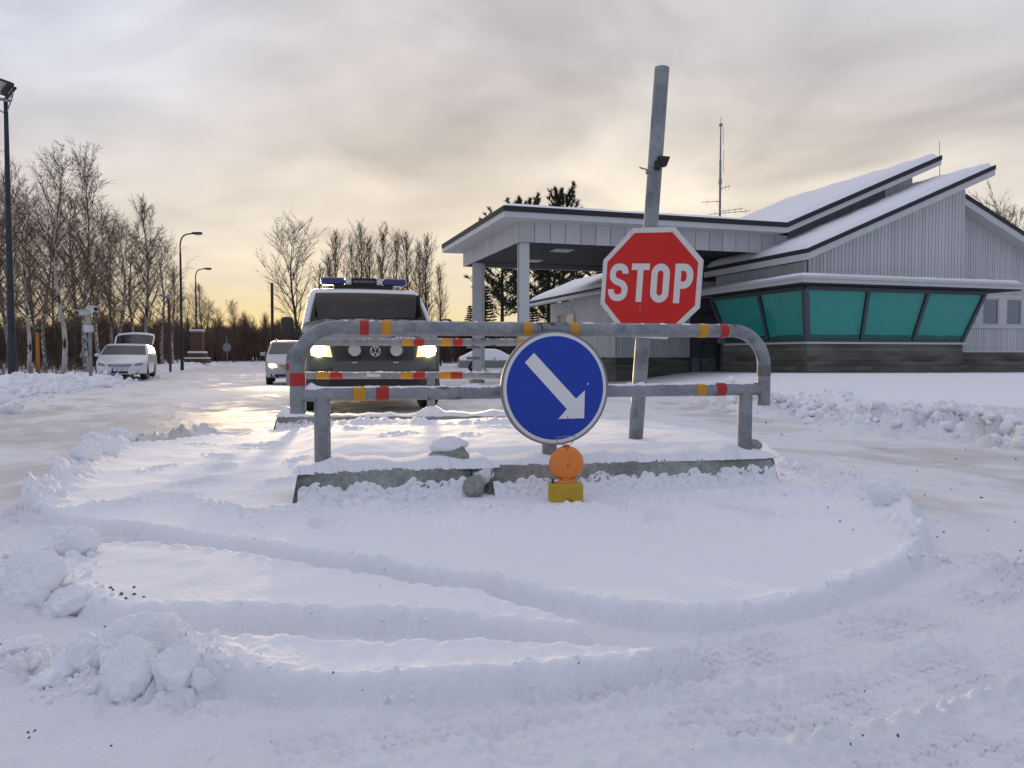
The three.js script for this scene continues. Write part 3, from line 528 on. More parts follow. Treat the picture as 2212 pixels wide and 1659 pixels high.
{ // amber warning lamp standing in the snow
  const P = gp(1223, 1083, 0.02), y0 = 0.02, k = P[1] / FOC, t = thing('warning_lamp', 'round amber warning lamp on a yellow battery box standing in snow', 'warning lamp', [P[0], y0 - 0.012, -P[1] - 0.05], FB.yaw * 0.3);
  const W = 74 * k, H = 43 * k, D = 0.10;
  M.lampBox = std({ color: lin(0.66, 0.43, 0.014), roughness: 0.45, map: rep(T.boardWood, 3), bumpMap: rep(T.grain, 8), bumpScale: 0.001 });
  M.amber = new THREE.MeshPhysicalMaterial({ color: lin(0.75, 0.20, 0.008), roughness: 0.28, clearcoat: 0.5, clearcoatRoughness: 0.2, bumpMap: rep(T.grain, 10), bumpScale: 0.0015 });
  M.amberDark = std({ color: lin(0.42, 0.10, 0.004), roughness: 0.5 });
  const bx = part(t, 'battery_box', [box(W, H, D, 0, H / 2, 0, 0.014)], M.lampBox);
  part(bx, 'latch', [box(0.035, 0.012, 0.006, 0.012, 0.018, D / 2 + 0.001, 0.002), new THREE.SphereGeometry(0.0045, 10, 8).translate(0.012, 0.006, D / 2 + 0.003)], M.amberDark);
  const R = 37.5 * k, yc = H + 0.012 + R * 0.99;
  part(t, 'neck', [lathe([[0.05, 0], [0.05, 0.012], [0.034, 0.018], [0.034, 0.034]], 24).scale(1, 1, 0.62).translate(0.002, H - 0.004, 0)], M.amber);
  const lens = lathe([[0.0, 0.036], [R * 0.35, 0.034], [R * 0.7, 0.028], [R * 0.92, 0.019], [R * 0.99, 0.008], [R, 0.0], [R * 0.99, -0.008], [R * 0.92, -0.019], [R * 0.7, -0.028], [R * 0.35, -0.034], [0, -0.036]], 48).rotateX(Math.PI / 2).translate(0.004, yc, 0);
  const ln = part(t, 'lens', [lens], M.amber);
  part(ln, 'lens_ring', [new THREE.TorusGeometry(R * 0.985, 0.0032, 8, 48).translate(0.004, yc, 0), ...[[-0.4, -0.84], [0.44, -0.82], [0.0, 0.86]].map(([a, b]) => new THREE.SphereGeometry(0.006, 10, 8).translate(0.004 + a * R, yc + b * R, 0.02)), box(0.032, 0.012, 0.03, 0.004, yc + R + 0.003, 0, 0.003)], M.amberDark);
  part(ln, 'bulb_mark', [new THREE.TorusGeometry(0.008, 0.0018, 6, 16).translate(0.012, yc - 0.006, 0.0355), rod(V(0.004, yc - 0.018, 0.0355), V(0.004, yc + 0.004, 0.0355), 0.0018, 0.0018, 6)], M.amberDark);
  part(t, 'wire_handle', [pathTube([V(-0.014, yc + R + 0.004, 0), V(-0.036, yc + R + 0.02, 0), V(-0.05, yc + R + 0.028, 0), V(-0.05, yc + R + 0.044, 0), V(-0.044, yc + R + 0.05, 0), V(0.045, yc + R + 0.055, 0), V(0.053, yc + R + 0.05, 0), V(0.052, yc + R + 0.038, 0), V(0.024, yc + R + 0.008, 0)], 0.0021, 60, 8, 0.2)], M.galv);
  part(t, 'switch', [rod(V(-W / 2 + 0.02, H - 0.004, 0.01), V(-W / 2 + 0.022, H + 0.006, 0.01), 0.010, 0.008), rod(V(-W / 2 + 0.022, H + 0.004, 0.01), V(-W / 2 + 0.016, H + 0.022, 0.01), 0.0045, 0.0055)], M.black);
}
{ // loose pieces of broken kerb
  const stone = (label, px, py, w, h, seed, y, mat, sy) => { const [x, d] = gp(px, py, y), m = new THREE.Mesh(boxUV(clean(chunkGeo(seed, 12, 9, 0.07))), mat); const W = w * d / FOC, H = h * d / FOC; m.scale.set(W * 0.56, H * 0.6, W * 0.42); m.position.set(x, y + H * 0.45, -d); m.rotation.y = seed; m.name = numbered('broken_stone'); scene.add(m); tag(m, label, 'stone', 'broken pieces of the kerb'); return m; };
  stone('grey chunk of broken kerb fallen in the snow below the kerb gap', 1024, 1078, 54, 48, 71.2, 0.01, M.concrete);
  const t = thing('broken_stone', 'snow-capped chunk of concrete lying on top of the front kerb', 'stone', [0, 0, 0], 0, 'broken pieces of the kerb');
  const [x, d] = onFront(sOf(968) + 0.0, 0.03); t.position.set(x, 0.185, -d); t.rotation.y = 0.25;
  const g = chunkGeo(88.4, 12, 9, 0.06).scale(0.122, 0.085, 0.105).translate(0, 0.045, 0); part(t, 'concrete_chunk', [g], M.concrete);
  const s = chunkGeo(89.1, 14, 3, 0.10); s.scale(0.112, 0.058, 0.100).translate(0.002, 0.092, -0.012); part(t, 'snow_cap', [s], M.snow);
  const [x2, d2] = onFront(sOf(1646) - 0.02, -0.06); const e = new THREE.Mesh(boxUV(clean(chunkGeo(93, 8, 9, 0.05))), M.concrete); e.scale.set(0.06, 0.045, 0.05); e.position.set(x2, 0.215, -d2); e.name = numbered('broken_stone'); scene.add(e); tag(e, 'angular concrete chip on the right end of the front kerb', 'stone', 'broken pieces of the kerb');
  // snow that slumped through the gap between the kerb blocks
  const [gx, gdp] = onFront(1.0, 0.12); const sl = new THREE.Mesh(boxUV(clean(chunkGeo(95, 16, 2, 0.12))), M.snow); sl.scale.set(0.075, 0.075, 0.13); sl.position.set(gx, 0.135, -gdp - 0.05); sl.name = numbered('snow_block'); scene.add(sl); tag(sl, 'snow slumped through the gap in the front kerb', 'snow block', 'blocks of ploughed snow');
  const [ex, ed] = onFront(-0.06, 0.0); void ex; void ed;
  const [wx, wd] = [-1.0, 2.02]; const w = new THREE.Mesh(boxUV(clean(chunkGeo(97, 8, 9, 0.06))), std({ color: lin(0.09, 0.07, 0.05), roughness: 0.9 })); const wp = gp(30, 1392, -0.03); w.scale.set(0.06, 0.016, 0.03); w.position.set(wp[0], groundAt(...wp) + 0.008, -wp[1]); w.name = numbered('broken_stone'); scene.add(w); tag(w, 'flat brown stone poking out of the left-hand snow heap', 'stone', 'broken pieces of the kerb'); void wx; void wd;
}
// ------------------------------------------------------------------ the border station (u to the right along its front, v into the depth)
const BA = 17.5 * Math.PI / 180, BO = [0.21, 22.9];
const bWorld = (u, v) => [BO[0] + u * Math.cos(BA) - v * Math.sin(BA), BO[1] + u * Math.sin(BA) + v * Math.cos(BA)];
{
  const t = thing('border_station', 'white boarded border station with raised twin roofs, canopy and teal window bay', 'building', [BO[0], 0, -BO[1]], BA);
  const bx = (u0, u1, y0, y1, v0, v1) => box(u1 - u0, y1 - y0, v1 - v0, (u0 + u1) / 2, (y0 + y1) / 2, -(v0 + v1) / 2);
  const slab = (poly, v0, v1) => extrude(poly, v1 - v0).translate(0, 0, -v1);
  const sub = (name) => { const g = new THREE.Group(); g.name = name; t.add(g); return g; };
  const unit = new THREE.BoxGeometry(1, 1, 1); { const uv = unit.attributes.uv; for (let i = 0; i < uv.count; i++) uv.setXY(i, uv.getX(i) * 0.12, uv.getY(i) * 2.2); }
  const R = rng(41);
  const piece = (parent, name, u0, u1, y0, y1, v0, v1, mats = M.white) => { if (y1 - y0 < 0.02) return; const m = new THREE.Mesh(unit, mats[Math.floor(R() * mats.length)]); m.scale.set(u1 - u0, y1 - y0, v1 - v0); m.position.set((u0 + u1) / 2, (y0 + y1) / 2, -(v0 + v1) / 2); m.name = name; parent.add(m); };
  const slopeB = 0.414, roofB = (u) => 3.92 + slopeB * (u - 8.08), roofA = (u) => 5.02 + 0.42 * Math.max(0, u - 8.8), roofC = (u) => 6.12 - 0.43 * (u - 14.8);
  // --- canopy and roof A
  const cA = [[-0.67, 5.02], [8.8, 5.02], [15.0, roofA(15)]], th = (pts, a, b) => [...pts.map(([u, y]) => [u, y - a]), ...pts.slice().reverse().map(([u, y]) => [u, y - b])];
  const roofGroup = sub('upper_roof');
  part(roofGroup, 'roof_felt', [slab(th(cA, 0, 0.155).map(([u, y], i) => [u + (i === 0 || i === 5 ? -0.02 : 0), y]), -0.70, 7.5)], M.tar);
  part(roofGroup, 'fascia_board', [slab(th(cA, 0.155, 0.32), -0.67, 7.47)], M.whiteTrim);
  const canopy = sub('canopy_fascia');
  for (let i = 0; i < 19; i++) { const u0 = i * 0.49, u1 = u0 + 0.470; piece(canopy, 'fascia_panel', u0, u1, 4.12, 4.72, -0.02, 0.03); }
  for (let i = 0; i < 13; i++) { const v0 = 0.04 + i * 0.52; piece(canopy, 'fascia_panel', -0.02, 0.03, 4.12, 4.72, v0, v0 + 0.490); }
  for (let i = 0; i < 19; i++) piece(canopy, 'fascia_panel', i * 0.49, i * 0.49 + 0.478, 4.12, 4.72, 6.78, 6.83);
  part(canopy, 'backing_board', [bx(0.035, 9.25, 4.13, 4.71, 0.035, 0.08), bx(0.035, 0.08, 4.13, 4.71, 0.085, 6.7), bx(0.085, 9.25, 4.13, 4.71, 6.7, 6.775)], M.greyPanel);
  part(canopy, 'eave_board', Array.from({ length: 4 }, (_, i) => bx(-0.62 + i * 0.15, -0.48 + i * 0.15, 4.686 , 4.698, -0.6, 7.4)), M.whiteTrim);
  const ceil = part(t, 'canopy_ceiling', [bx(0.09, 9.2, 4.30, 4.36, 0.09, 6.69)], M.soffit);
  for (const [u, v] of [[2.35, 2.6], [2.33, 5.6], [5.6, 2.6], [5.6, 5.6]]) part(ceil, 'ceiling_light', [bx(u - 0.32, u + 0.32, 4.27, 4.298, v - 0.32, v + 0.32)], M.whiteTrim);
  const colGroup = (u, v) => { const g = sub('canopy_column'); const y0 = -0.45, y1 = 4.118; part(g, 'column_shaft', [bx(u - 0.085, u + 0.085, y0, y1, v - 0.05, v + 0.05)], M.whiteTrim); for (const s of [-1, 1]) part(g, 'flange', [bx(u - 0.15, u + 0.15, y0, y1, v + s * 0.11 - 0.015 - 0.045, v + s * 0.11 + 0.015 - 0.045)], M.whiteTrim); part(g, 'footing', [bx(u - 0.22, u + 0.22, -0.5, -0.12, v - 0.26, v + 0.22)], M.concrete); return g; };
  colGroup(0.2, 0.26); const farCol = colGroup(0.2, 5.6); colGroup(8.3, 6.3);
  part(farCol, 'cable_bracket', [bx(-0.22, 0.28, 0.62, 0.72, 5.42, 5.47), bx(-0.22, 0.28, 1.02, 1.12, 5.42, 5.47)], M.galv);
  part(farCol, 'downpipe', [rod(V(0.42, 0.35, -5.5), V(0.42, 4.1, -5.5), 0.05, 0.05, 12), rod(V(0.42, 0.35, -5.5), V(0.62, 0.02, -5.42), 0.05, 0.05, 12)], M.whiteTrim);
  // panels climbing under roof A, with roof-edge shade put into their grey
  const strip = sub('gable_strip');
  for (let i = 0; i < 10; i++) { const u0 = 9.32 + i * 0.5, u1 = u0 + 0.487, y = (u) => roofA(u) - 0.33; part(strip, 'shaded_strip_panel', [extrude([[u0, y(u0)], [u1, y(u1)], [u1, y(u1) - 0.62], [u0, y(u0) - 0.62]], 0.04).translate(0, 0, -0.02)], M.greyPanel); }
  for (let i = 0; i < 9; i++) { const u = 14.25 - i * 0.13; piece(strip, 'board', u, u + 0.12, roofB(u) + 0.05, roofA(u) - 0.34, -0.06, -0.03); }
  part(strip, 'backing_board', [slab([[9.3, 3.4], [14.35, 5.4], [14.35, roofA(14.35) - 0.34], [9.3, roofA(9.3) - 0.34]], 0.1, 0.3)], M.tar);
  // --- roof B over the front gable
  const eB = [[8.08, roofB(8.08)], [15.2, roofB(15.2)]], roofGroupB = sub('lower_roof');
  part(roofGroupB, 'roof_felt', [slab(th(eB, 0, 0.13), -2.60, 3.12)], M.tar);
  part(roofGroupB, 'fascia_board', [slab(th(eB, 0.13, 0.33), -2.57, 3.1)], M.whiteTrim);
  // --- gable wall B
  const gw = sub('gable_wall');
  for (let u = 8.6; u < 14.6; u += 0.1345) piece(gw, 'board', u, u + 0.116, 3.27, roofB(u) - 0.30, -1.985, -1.955);
  part(gw, 'backing_wall', [slab([[8.62, 1.1], [14.62, 1.1], [14.62, roofB(14.6) - 0.36], [8.62, roofB(8.6) - 0.36]], -1.95, -1.7)], M.greyPanel);
  part(gw, 'ledge_board', [bx(8.55, 14.68, 3.06, 3.26, -2.0, -1.951)], M.whiteTrim);
  for (let v = -1.9; v < 3.0; v += 0.1345) { const m = new THREE.Mesh(unit, M.white[Math.floor(R() * 3)]); m.scale.set(0.03, 0.5, 0.124); m.position.set(8.585, 3.4, -v - 0.06); m.name = 'board'; gw.add(m); }
  part(gw, 'side_wall', [bx(8.602, 8.8, 1.2, 3.6, -1.69, 3.0)], M.greyPanel);
  // --- window bay
  const bay = sub('window_bay');
  const low = { L: [8.6, 2.3], C: [8.6, -1.95], R: [14.65, -1.95], E: [14.65, -1.2] }, top = { L: [8.15, 2.72], C: [8.15, -2.4], R: [15.1, -2.4], E: [15.1, -1.2] }, Y0 = 1.21, Y1 = 2.78;
  const at = (k, j, s, h) => { const lu = lerp(low[k][0], low[j][0], s), lv = lerp(low[k][1], low[j][1], s), tu = lerp(top[k][0], top[j][0], s), tv = lerp(top[k][1], top[j][1], s); return V(lerp(lu, tu, h), lerp(Y0, Y1, h), -lerp(lv, tv, h)); };
  M.teal = new THREE.MeshPhysicalMaterial({ color: lin(0.26, 0.80, 0.74), roughness: 0.02, transmission: 1, thickness: 0, ior: 1.5 });
  M.blind = std({ color: lin(0.66, 0.70, 0.68), roughness: 0.8, map: rep(T.boardWood, 0.6) });
  const pane = (k, j, s0, s1) => { const q = [at(k, j, s0, 0.03), at(k, j, s1, 0.03), at(k, j, s1, 0.97), at(k, j, s0, 0.97)], g = gridGeo(1, 1, (a, b) => q[0].clone().lerp(q[1], a).lerp(q[3].clone().lerp(q[2], a), b).toArray()); part(bay, 'pane', [g], M.teal);
    const n = q[1].clone().sub(q[0]).cross(q[3].clone().sub(q[0])).normalize(); if (n.dot(V(11.5, 0, 0).sub(q[0])) < 0) n.negate();
    part(bay, 'blind', [gridGeo(4, 54, (a, b) => q[0].clone().lerp(q[1], a).lerp(q[3].clone().lerp(q[2], a), b).addScaledVector(n, 0.05 + (Math.round(b * 54) % 2 ? 0.012 : 0) + 0.01 * n2(a * 2 + s0 * 9, b * 3)).toArray())], M.blind); };
  const bar = (a, b, w = 0.055) => { const d = b.clone().sub(a), g = new THREE.BoxGeometry(w * 2, d.length(), w * 1.6); g.applyQuaternion(new THREE.Quaternion().setFromUnitVectors(V(0, 1, 0), d.clone().normalize())); g.translate((a.x + b.x) / 2, (a.y + b.y) / 2, (a.z + b.z) / 2); part(bay, 'mullion', [g], M.frame); };
  pane('L', 'C', 0.02, 0.545); pane('L', 'C', 0.555, 0.985); for (let i = 0; i < 3; i++) pane('C', 'R', i / 3 + 0.004, (i + 1) / 3 - 0.004); pane('R', 'E', 0.02, 0.98);
  bar(at('L', 'C', 0, 0), at('L', 'C', 0, 1)); bar(at('L', 'C', 0.55, 0), at('L', 'C', 0.55, 1)); bar(at('C', 'R', 0, 0), at('C', 'R', 0, 1), 0.085); for (const s of [1 / 3, 2 / 3, 1]) bar(at('C', 'R', s, 0), at('C', 'R', s, 1));
  for (const [k, j] of [['L', 'C'], ['C', 'R'], ['R', 'E']]) { const a = at(k, j, 0, 0), b = at(k, j, 1, 0), c = at(k, j, 0, 1), e = at(k, j, 1, 1); for (const [p, q, w] of [[a, b, 0.045], [c, e, 0.06]]) { const d = q.clone().sub(p), g = new THREE.BoxGeometry(d.length() - 0.02, w * 2, 0.09); g.rotateY(-Math.atan2(d.z, d.x)); g.translate((p.x + q.x) / 2, (p.y + q.y) / 2, (p.z + q.z) / 2); part(bay, 'window_rail', [g], M.frame); } }
  part(bay, 'sill', [bx(8.5, 14.75, 1.13, 1.19, -2.06, -1.7), bx(8.5, 8.7, 1.13, 1.19, -1.69, 2.4)], M.whiteTrim);
  part(bay, 'plinth', [bx(8.58, 14.66, -0.6, 1.128, -1.98, -1.6), bx(8.58, 8.9, -0.6, 1.128, -1.59, 2.6)], M.plinth);
  const br = sub('bay_roof');
  part(br, 'roof_slab', [bx(7.7, 16.2, 2.90, 3.02, -2.85, 2.75)], M.whiteTrim); part(br, 'edge_board', [bx(7.65, 16.25, 3.022, 3.10, -2.91, 2.8)], M.whiteTrim);
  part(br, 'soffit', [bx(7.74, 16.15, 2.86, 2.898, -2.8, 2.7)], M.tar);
  // --- right-hand section with its own gable
  const rw = sub('side_wall'); const wins = [[15.4, 16.0], [16.3, 17.05], [17.37, 18.1], [18.42, 19.15], [19.47, 20.2], [20.5, 21.2]];
  for (let u = 14.68; u < 23.9; u += 0.108) { piece(rw, 'board', u, u + 0.092, 2.86, roofC(u) - 0.3, -1.235, -1.205); piece(rw, 'board', u, u + 0.092, 0.95, 1.70, -1.235, -1.205); }
  part(rw, 'backing_wall', [bx(14.7, 24, 0.6, 2.2, -1.2, -1.0), slab([[14.7, 2.2], [24, 2.2], [24, 2.4], [14.7, roofC(14.7) - 0.35]], -1.2, -1.0)], M.greyPanel);
  part(rw, 'window_band', [bx(14.68, 24, 2.76, 2.855, -1.27, -1.205), bx(14.68, 24, 1.705, 1.80, -1.28, -1.205), ...wins.slice(1).map(([a], i) => bx(wins[i][1], a, 1.80, 2.76, -1.26, -1.205))], M.whiteTrim);
  M.glass = new THREE.MeshPhysicalMaterial({ color: lin(0.10, 0.115, 0.13), roughness: 0.06, clearcoat: 1, clearcoatRoughness: 0.03, ior: 1.9 });
  for (const [a, b] of wins) { const m = part(rw, 'window', [bx(a, b, 1.80, 2.76, -1.215, -1.203)], M.glass); part(m, 'window_frame', [bx(a, a + 0.05, 1.80, 2.76, -1.245, -1.216), bx(b - 0.05, b, 1.80, 2.76, -1.245, -1.216), bx(a + 0.05, b - 0.05, 2.70, 2.76, -1.245, -1.216), bx(a + 0.05, b - 0.05, 1.80, 1.86, -1.245, -1.216)], M.whiteTrim); part(m, 'curtain', [bx(a + 0.06, a + 0.2, 1.86, 2.7, -1.2, -1.18)], M.whiteTrim); }
  part(rw, 'base_trim', [bx(14.68, 24, 0.88, 0.945, -1.26, -1.205)], M.whiteTrim); part(rw, 'plinth', [bx(14.68, 24, -0.5, 0.878, -1.22, -0.9)], M.plinth);
  const eC = [[14.72, roofC(14.72)], [24.4, roofC(24.4)]], roofGroupC = sub('side_roof');
  part(roofGroupC, 'roof_felt', [slab(th(eC, 0, 0.14), -1.80, 8)], M.tar); part(roofGroupC, 'fascia_board', [slab(th(eC, 0.14, 0.36), -1.77, 7.97)], M.whiteTrim);
  // --- entrance and low wing under the canopy
  const wing = sub('low_wing'), wy = (u) => 3.30 + 0.42 * (u - 4.7);
  for (let u = 5.22; u < 8.2; u += 0.118) piece(wing, 'board', u, u + 0.108, 0.78, Math.min(wy(u) - 0.25, 4.2), 4.365, 4.395);
  for (let v = 4.42; v < 8.35; v += 0.118) { const m = new THREE.Mesh(unit, M.white[Math.floor(R() * 3)]); m.scale.set(0.03, 2.4, 0.108); m.position.set(5.185, 1.98, -v - 0.055); m.name = 'board'; wing.add(m); }
  for (let v = 8.42; v < 12.8; v += 0.118) { const m = new THREE.Mesh(unit, M.white[Math.floor(R() * 3)]); m.scale.set(0.03, 2.4, 0.108); m.position.set(5.785, 1.98, -v - 0.055); m.name = 'board'; wing.add(m); }
  part(wing, 'backing_wall', [bx(5.2, 8.25, 0.3, 3.3, 4.4, 4.6), bx(5.2, 5.4, 0.3, 3.2, 4.61, 8.4), bx(5.8, 6.0, 0.3, 3.2, 8.4, 12.9), bx(5.41, 5.8, 0.3, 3.2, 8.2, 8.39), bx(9.6, 9.8, 0, 4.2, 2.3, 6.2), bx(8.26, 9.6, 0, 4.2, 5.8, 6.0)], M.greyPanel);
  for (const v of [8.9, 10.0, 11.1]) part(wing, 'window', [bx(5.755, 5.767, 1.6, 2.6, v, v + 0.8)], M.glass);
  part(wing, 'base_trim', [bx(5.14, 8.25, 0.70, 0.77, 4.34, 4.399), bx(5.14, 5.199, 0.70, 0.77, 4.40, 8.4)], M.whiteTrim);
  part(wing, 'plinth', [bx(5.19, 8.25, -0.5, 0.698, 4.38, 4.7), bx(5.19, 5.5, -0.5, 0.698, 4.71, 8.4)], M.plinth);
  part(wing, 'roof', [slab(th([[4.7, wy(4.7)], [7.1, wy(7.1)]], 0, 0.08), 4.0, 13.1)], M.tar); part(wing, 'eave_board', [slab(th([[4.72, wy(4.72)], [7.1, wy(7.1)]], 0.08, 0.27), 4.03, 13.07)], M.whiteTrim);
  part(wing, 'gutter', [rod(V(4.64, 3.1, -4.0), V(4.64, 3.1, -13.1), 0.055, 0.055, 10), pathTube([V(4.64, 3.08, -9.2), V(4.9, 2.85, -9.0), V(5.14, 2.6, -8.5), V(5.14, 2.3, -8.3), V(5.14, 0.8, -8.3)], 0.04, 24, 8)], M.whiteTrim);
  const door = sub('entrance_door'); const f = (u0, u1, y0, y1, n = 'frame_bar') => part(door, n, [bx(u0, u1, y0, y1, 4.36, 4.45)], M.frame);
  f(8.26, 8.35, 0.05, 2.95); f(8.72, 8.79, 0.05, 2.3); f(9.42, 9.55, 0.05, 2.95); f(8.36, 9.41, 2.3, 2.42); f(8.36, 9.41, 2.86, 2.95); f(8.36, 9.41, 1.20, 1.26);
  part(door, 'kick_panel', [bx(8.36, 8.715, 0.12, 0.66, 4.39, 4.42), bx(8.80, 9.41, 0.12, 0.66, 4.39, 4.42)], M.galv);
  part(door, 'glass_panel', [bx(8.36, 8.715, 0.665, 1.195, 4.40, 4.41), bx(8.80, 9.41, 0.665, 1.195, 4.40, 4.41), bx(8.36, 8.715, 1.265, 2.295, 4.40, 4.41), bx(8.80, 9.41, 1.265, 2.295, 4.40, 4.41), bx(8.36, 9.41, 2.425, 2.855, 4.40, 4.41)], M.glass);
  for (let u = 8.26; u < 9.55; u += 0.118) piece(wing, 'board', u, u + 0.108, 2.97, 3.6, 4.365, 4.395);
  part(t, 'inner_wall', [bx(9.0, 14.4, -0.4, 3.4, 2.62, 2.8), bx(9.3, 14.3, 3.3, 5.0, 6.4, 6.6)], M.greyPanel);
  // --- snow lying on the roofs
  const sheet = (parent, u0, u1, v0, v1, yf, thick, seed, nu = 60, nv = 40) => part(parent, 'roof_snow', [gridGeo(nu, nv, (a, b) => {
    const u = lerp(u0, u1, a), v = lerp(v0, v1, b), e = Math.min((u - u0), (u1 - u), (v - v0), (v1 - v)) , k = Math.sqrt(clamp(e / (thick * 1.1)));
    return [u + 0.02 * n2(v * 3, seed), yf(u) + 0.004 + thick * k * (1 + 0.25 * fbm2(u * 0.8, v * 0.8 + seed, 3)), -v + 0.02 * n2(u * 3, seed + 4)];
  })], M.snowFar);
  sheet(roofGroup, -0.66, 8.8, -0.66, 7.45, roofA, 0.10, 1); sheet(roofGroup, 8.7, 14.98, -0.66, 7.45, roofA, 0.16, 2);
  sheet(roofGroupB, 8.1, 15.18, -2.56, 3.08, roofB, 0.17, 3); sheet(br, 7.7, 16.2, -2.86, 2.75, () => 3.10, 0.09, 4); sheet(wing, 4.72, 7.1, 4.05, 13.05, wy, 0.13, 5); sheet(roofGroupC, 14.75, 24.3, -1.76, 7.9, roofC, 0.06, 6);
}
{ // radio mast and whip aerial
  const w = gd(1555, 470, 36), t = thing('radio_mast', 'slim radio mast with side aerials rising behind the station roof', 'mast', [w.x, 0, w.z]);
  const top = gd(1555, 270, 36).y; part(t, 'mast_pole', [rod(V(0, -0.5, 0), V(0, top - 1.6, 0), 0.055, 0.05, 10), rod(V(0, top - 1.6, 0), V(0, top, 0), 0.038, 0.03, 8), box(0.14, 0.12, 0.12, 0, top, 0), box(0.13, 0.22, 0.12, 0, top - 2.6, 0), box(0.12, 0.2, 0.12, 0.04, top - 4.9, 0)], M.galvDark);
  part(t, 'whip', [rod(V(0, top, 0), V(0, top + 0.35, 0), 0.012), rod(V(0.12, top - 0.1, 0), V(0.12, top - 0.9, 0), 0.01), rod(V(0.14, top - 1.1, 0), V(0.14, top - 2.2, 0), 0.01)], M.galvDark);
  const arm = (y, x0, x1, z, n) => part(t, 'side_aerial', [rod(V(x0, y, 0), V(x1, y + 0.05, z), 0.014, 0.014, 6), ...Array.from({ length: n }, (_, i) => { const k = (i + 0.6) / n; return rod(V(lerp(x0, x1, k), y - 0.12, z * k - 0.0), V(lerp(x0, x1, k), y + 0.16, z * k), 0.006, 0.006, 5); })], M.galvDark);
  const yy = (p) => gd(1555, p, 36).y; arm(yy(437), -0.85, 0.05, 0, 2); arm(yy(408), 0, 0.35, 0.4, 3); arm(yy(457), 0, 0.9, 0.5, 4); arm(yy(463), -0.5, 1.2, 0.6, 4);
  const q = gd(2030, 385, 31), s = thing('whip_aerial', 'thin whip aerial standing behind the right-hand roof', 'aerial', [q.x, 0, q.z]); part(s, 'aerial_rod', [rod(V(0, -0.2, 0), V(0, q.y, 0), 0.03, 0.02, 8), rod(V(0, q.y, 0), V(-0.04, gd(2027, 305, 31).y, 0), 0.014, 0.01, 6)], M.galv);
}
// ------------------------------------------------------------------ vehicles (front at +z, origin on the ground under the front bumper)
M.carWhite = new THREE.MeshPhysicalMaterial({ color: lin(0.66, 0.67, 0.68), roughness: 0.32, clearcoat: 0.7, clearcoatRoughness: 0.12 });
M.carSilver = new THREE.MeshPhysicalMaterial({ color: lin(0.36, 0.37, 0.37), metalness: 0.35, roughness: 0.36, clearcoat: 0.7, clearcoatRoughness: 0.12 });
M.carGrey = new THREE.MeshPhysicalMaterial({ color: lin(0.20, 0.21, 0.20), metalness: 0.3, roughness: 0.45, clearcoat: 0.3, clearcoatRoughness: 0.3 });
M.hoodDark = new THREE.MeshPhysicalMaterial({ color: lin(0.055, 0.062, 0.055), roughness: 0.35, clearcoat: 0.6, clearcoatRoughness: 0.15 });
M.plastic = std({ color: lin(0.035, 0.033, 0.031), roughness: 0.6 });
M.carGlass = new THREE.MeshPhysicalMaterial({ color: lin(0.012, 0.013, 0.014), roughness: 0.05, ior: 1.45 });
M.clearPane = new THREE.MeshPhysicalMaterial({ color: lin(0.62, 0.66, 0.64), roughness: 0.03, transmission: 1, thickness: 0, ior: 1.4 });
M.lampLit = std({ color: lin(0.5, 0.5, 0.45), emissive: lin(1, 0.58, 0.12), emissiveIntensity: 1.5, roughness: 0.3 });
M.frostGlass = new THREE.MeshPhysicalMaterial({ color: lin(0.055, 0.062, 0.062), roughness: 0.2, ior: 1.45, map: rep(T.boardWood, 2) });
M.chrome = std({ color: lin(0.6, 0.6, 0.6), metalness: 0.9, roughness: 0.25 });
M.lampGlass = new THREE.MeshPhysicalMaterial({ color: lin(0.42, 0.43, 0.42), roughness: 0.15, clearcoat: 1, metalness: 0.3, bumpMap: rep(T.grain, 14), bumpScale: 0.002 });
M.lampOn = std({ color: lin(1, 0.9, 0.7), emissive: lin(1, 0.76, 0.38), emissiveIntensity: 14, roughness: 0.4 });
M.lampOnWhite = std({ color: lin(1, 0.95, 0.8), emissive: lin(1, 0.84, 0.5), emissiveIntensity: 9, roughness: 0.4 });
M.blueLens = new THREE.MeshPhysicalMaterial({ color: lin(0.012, 0.012, 0.12), roughness: 0.2, clearcoat: 0.8 });
M.alloy = std({ color: lin(0.22, 0.22, 0.22), metalness: 0.6, roughness: 0.5 });

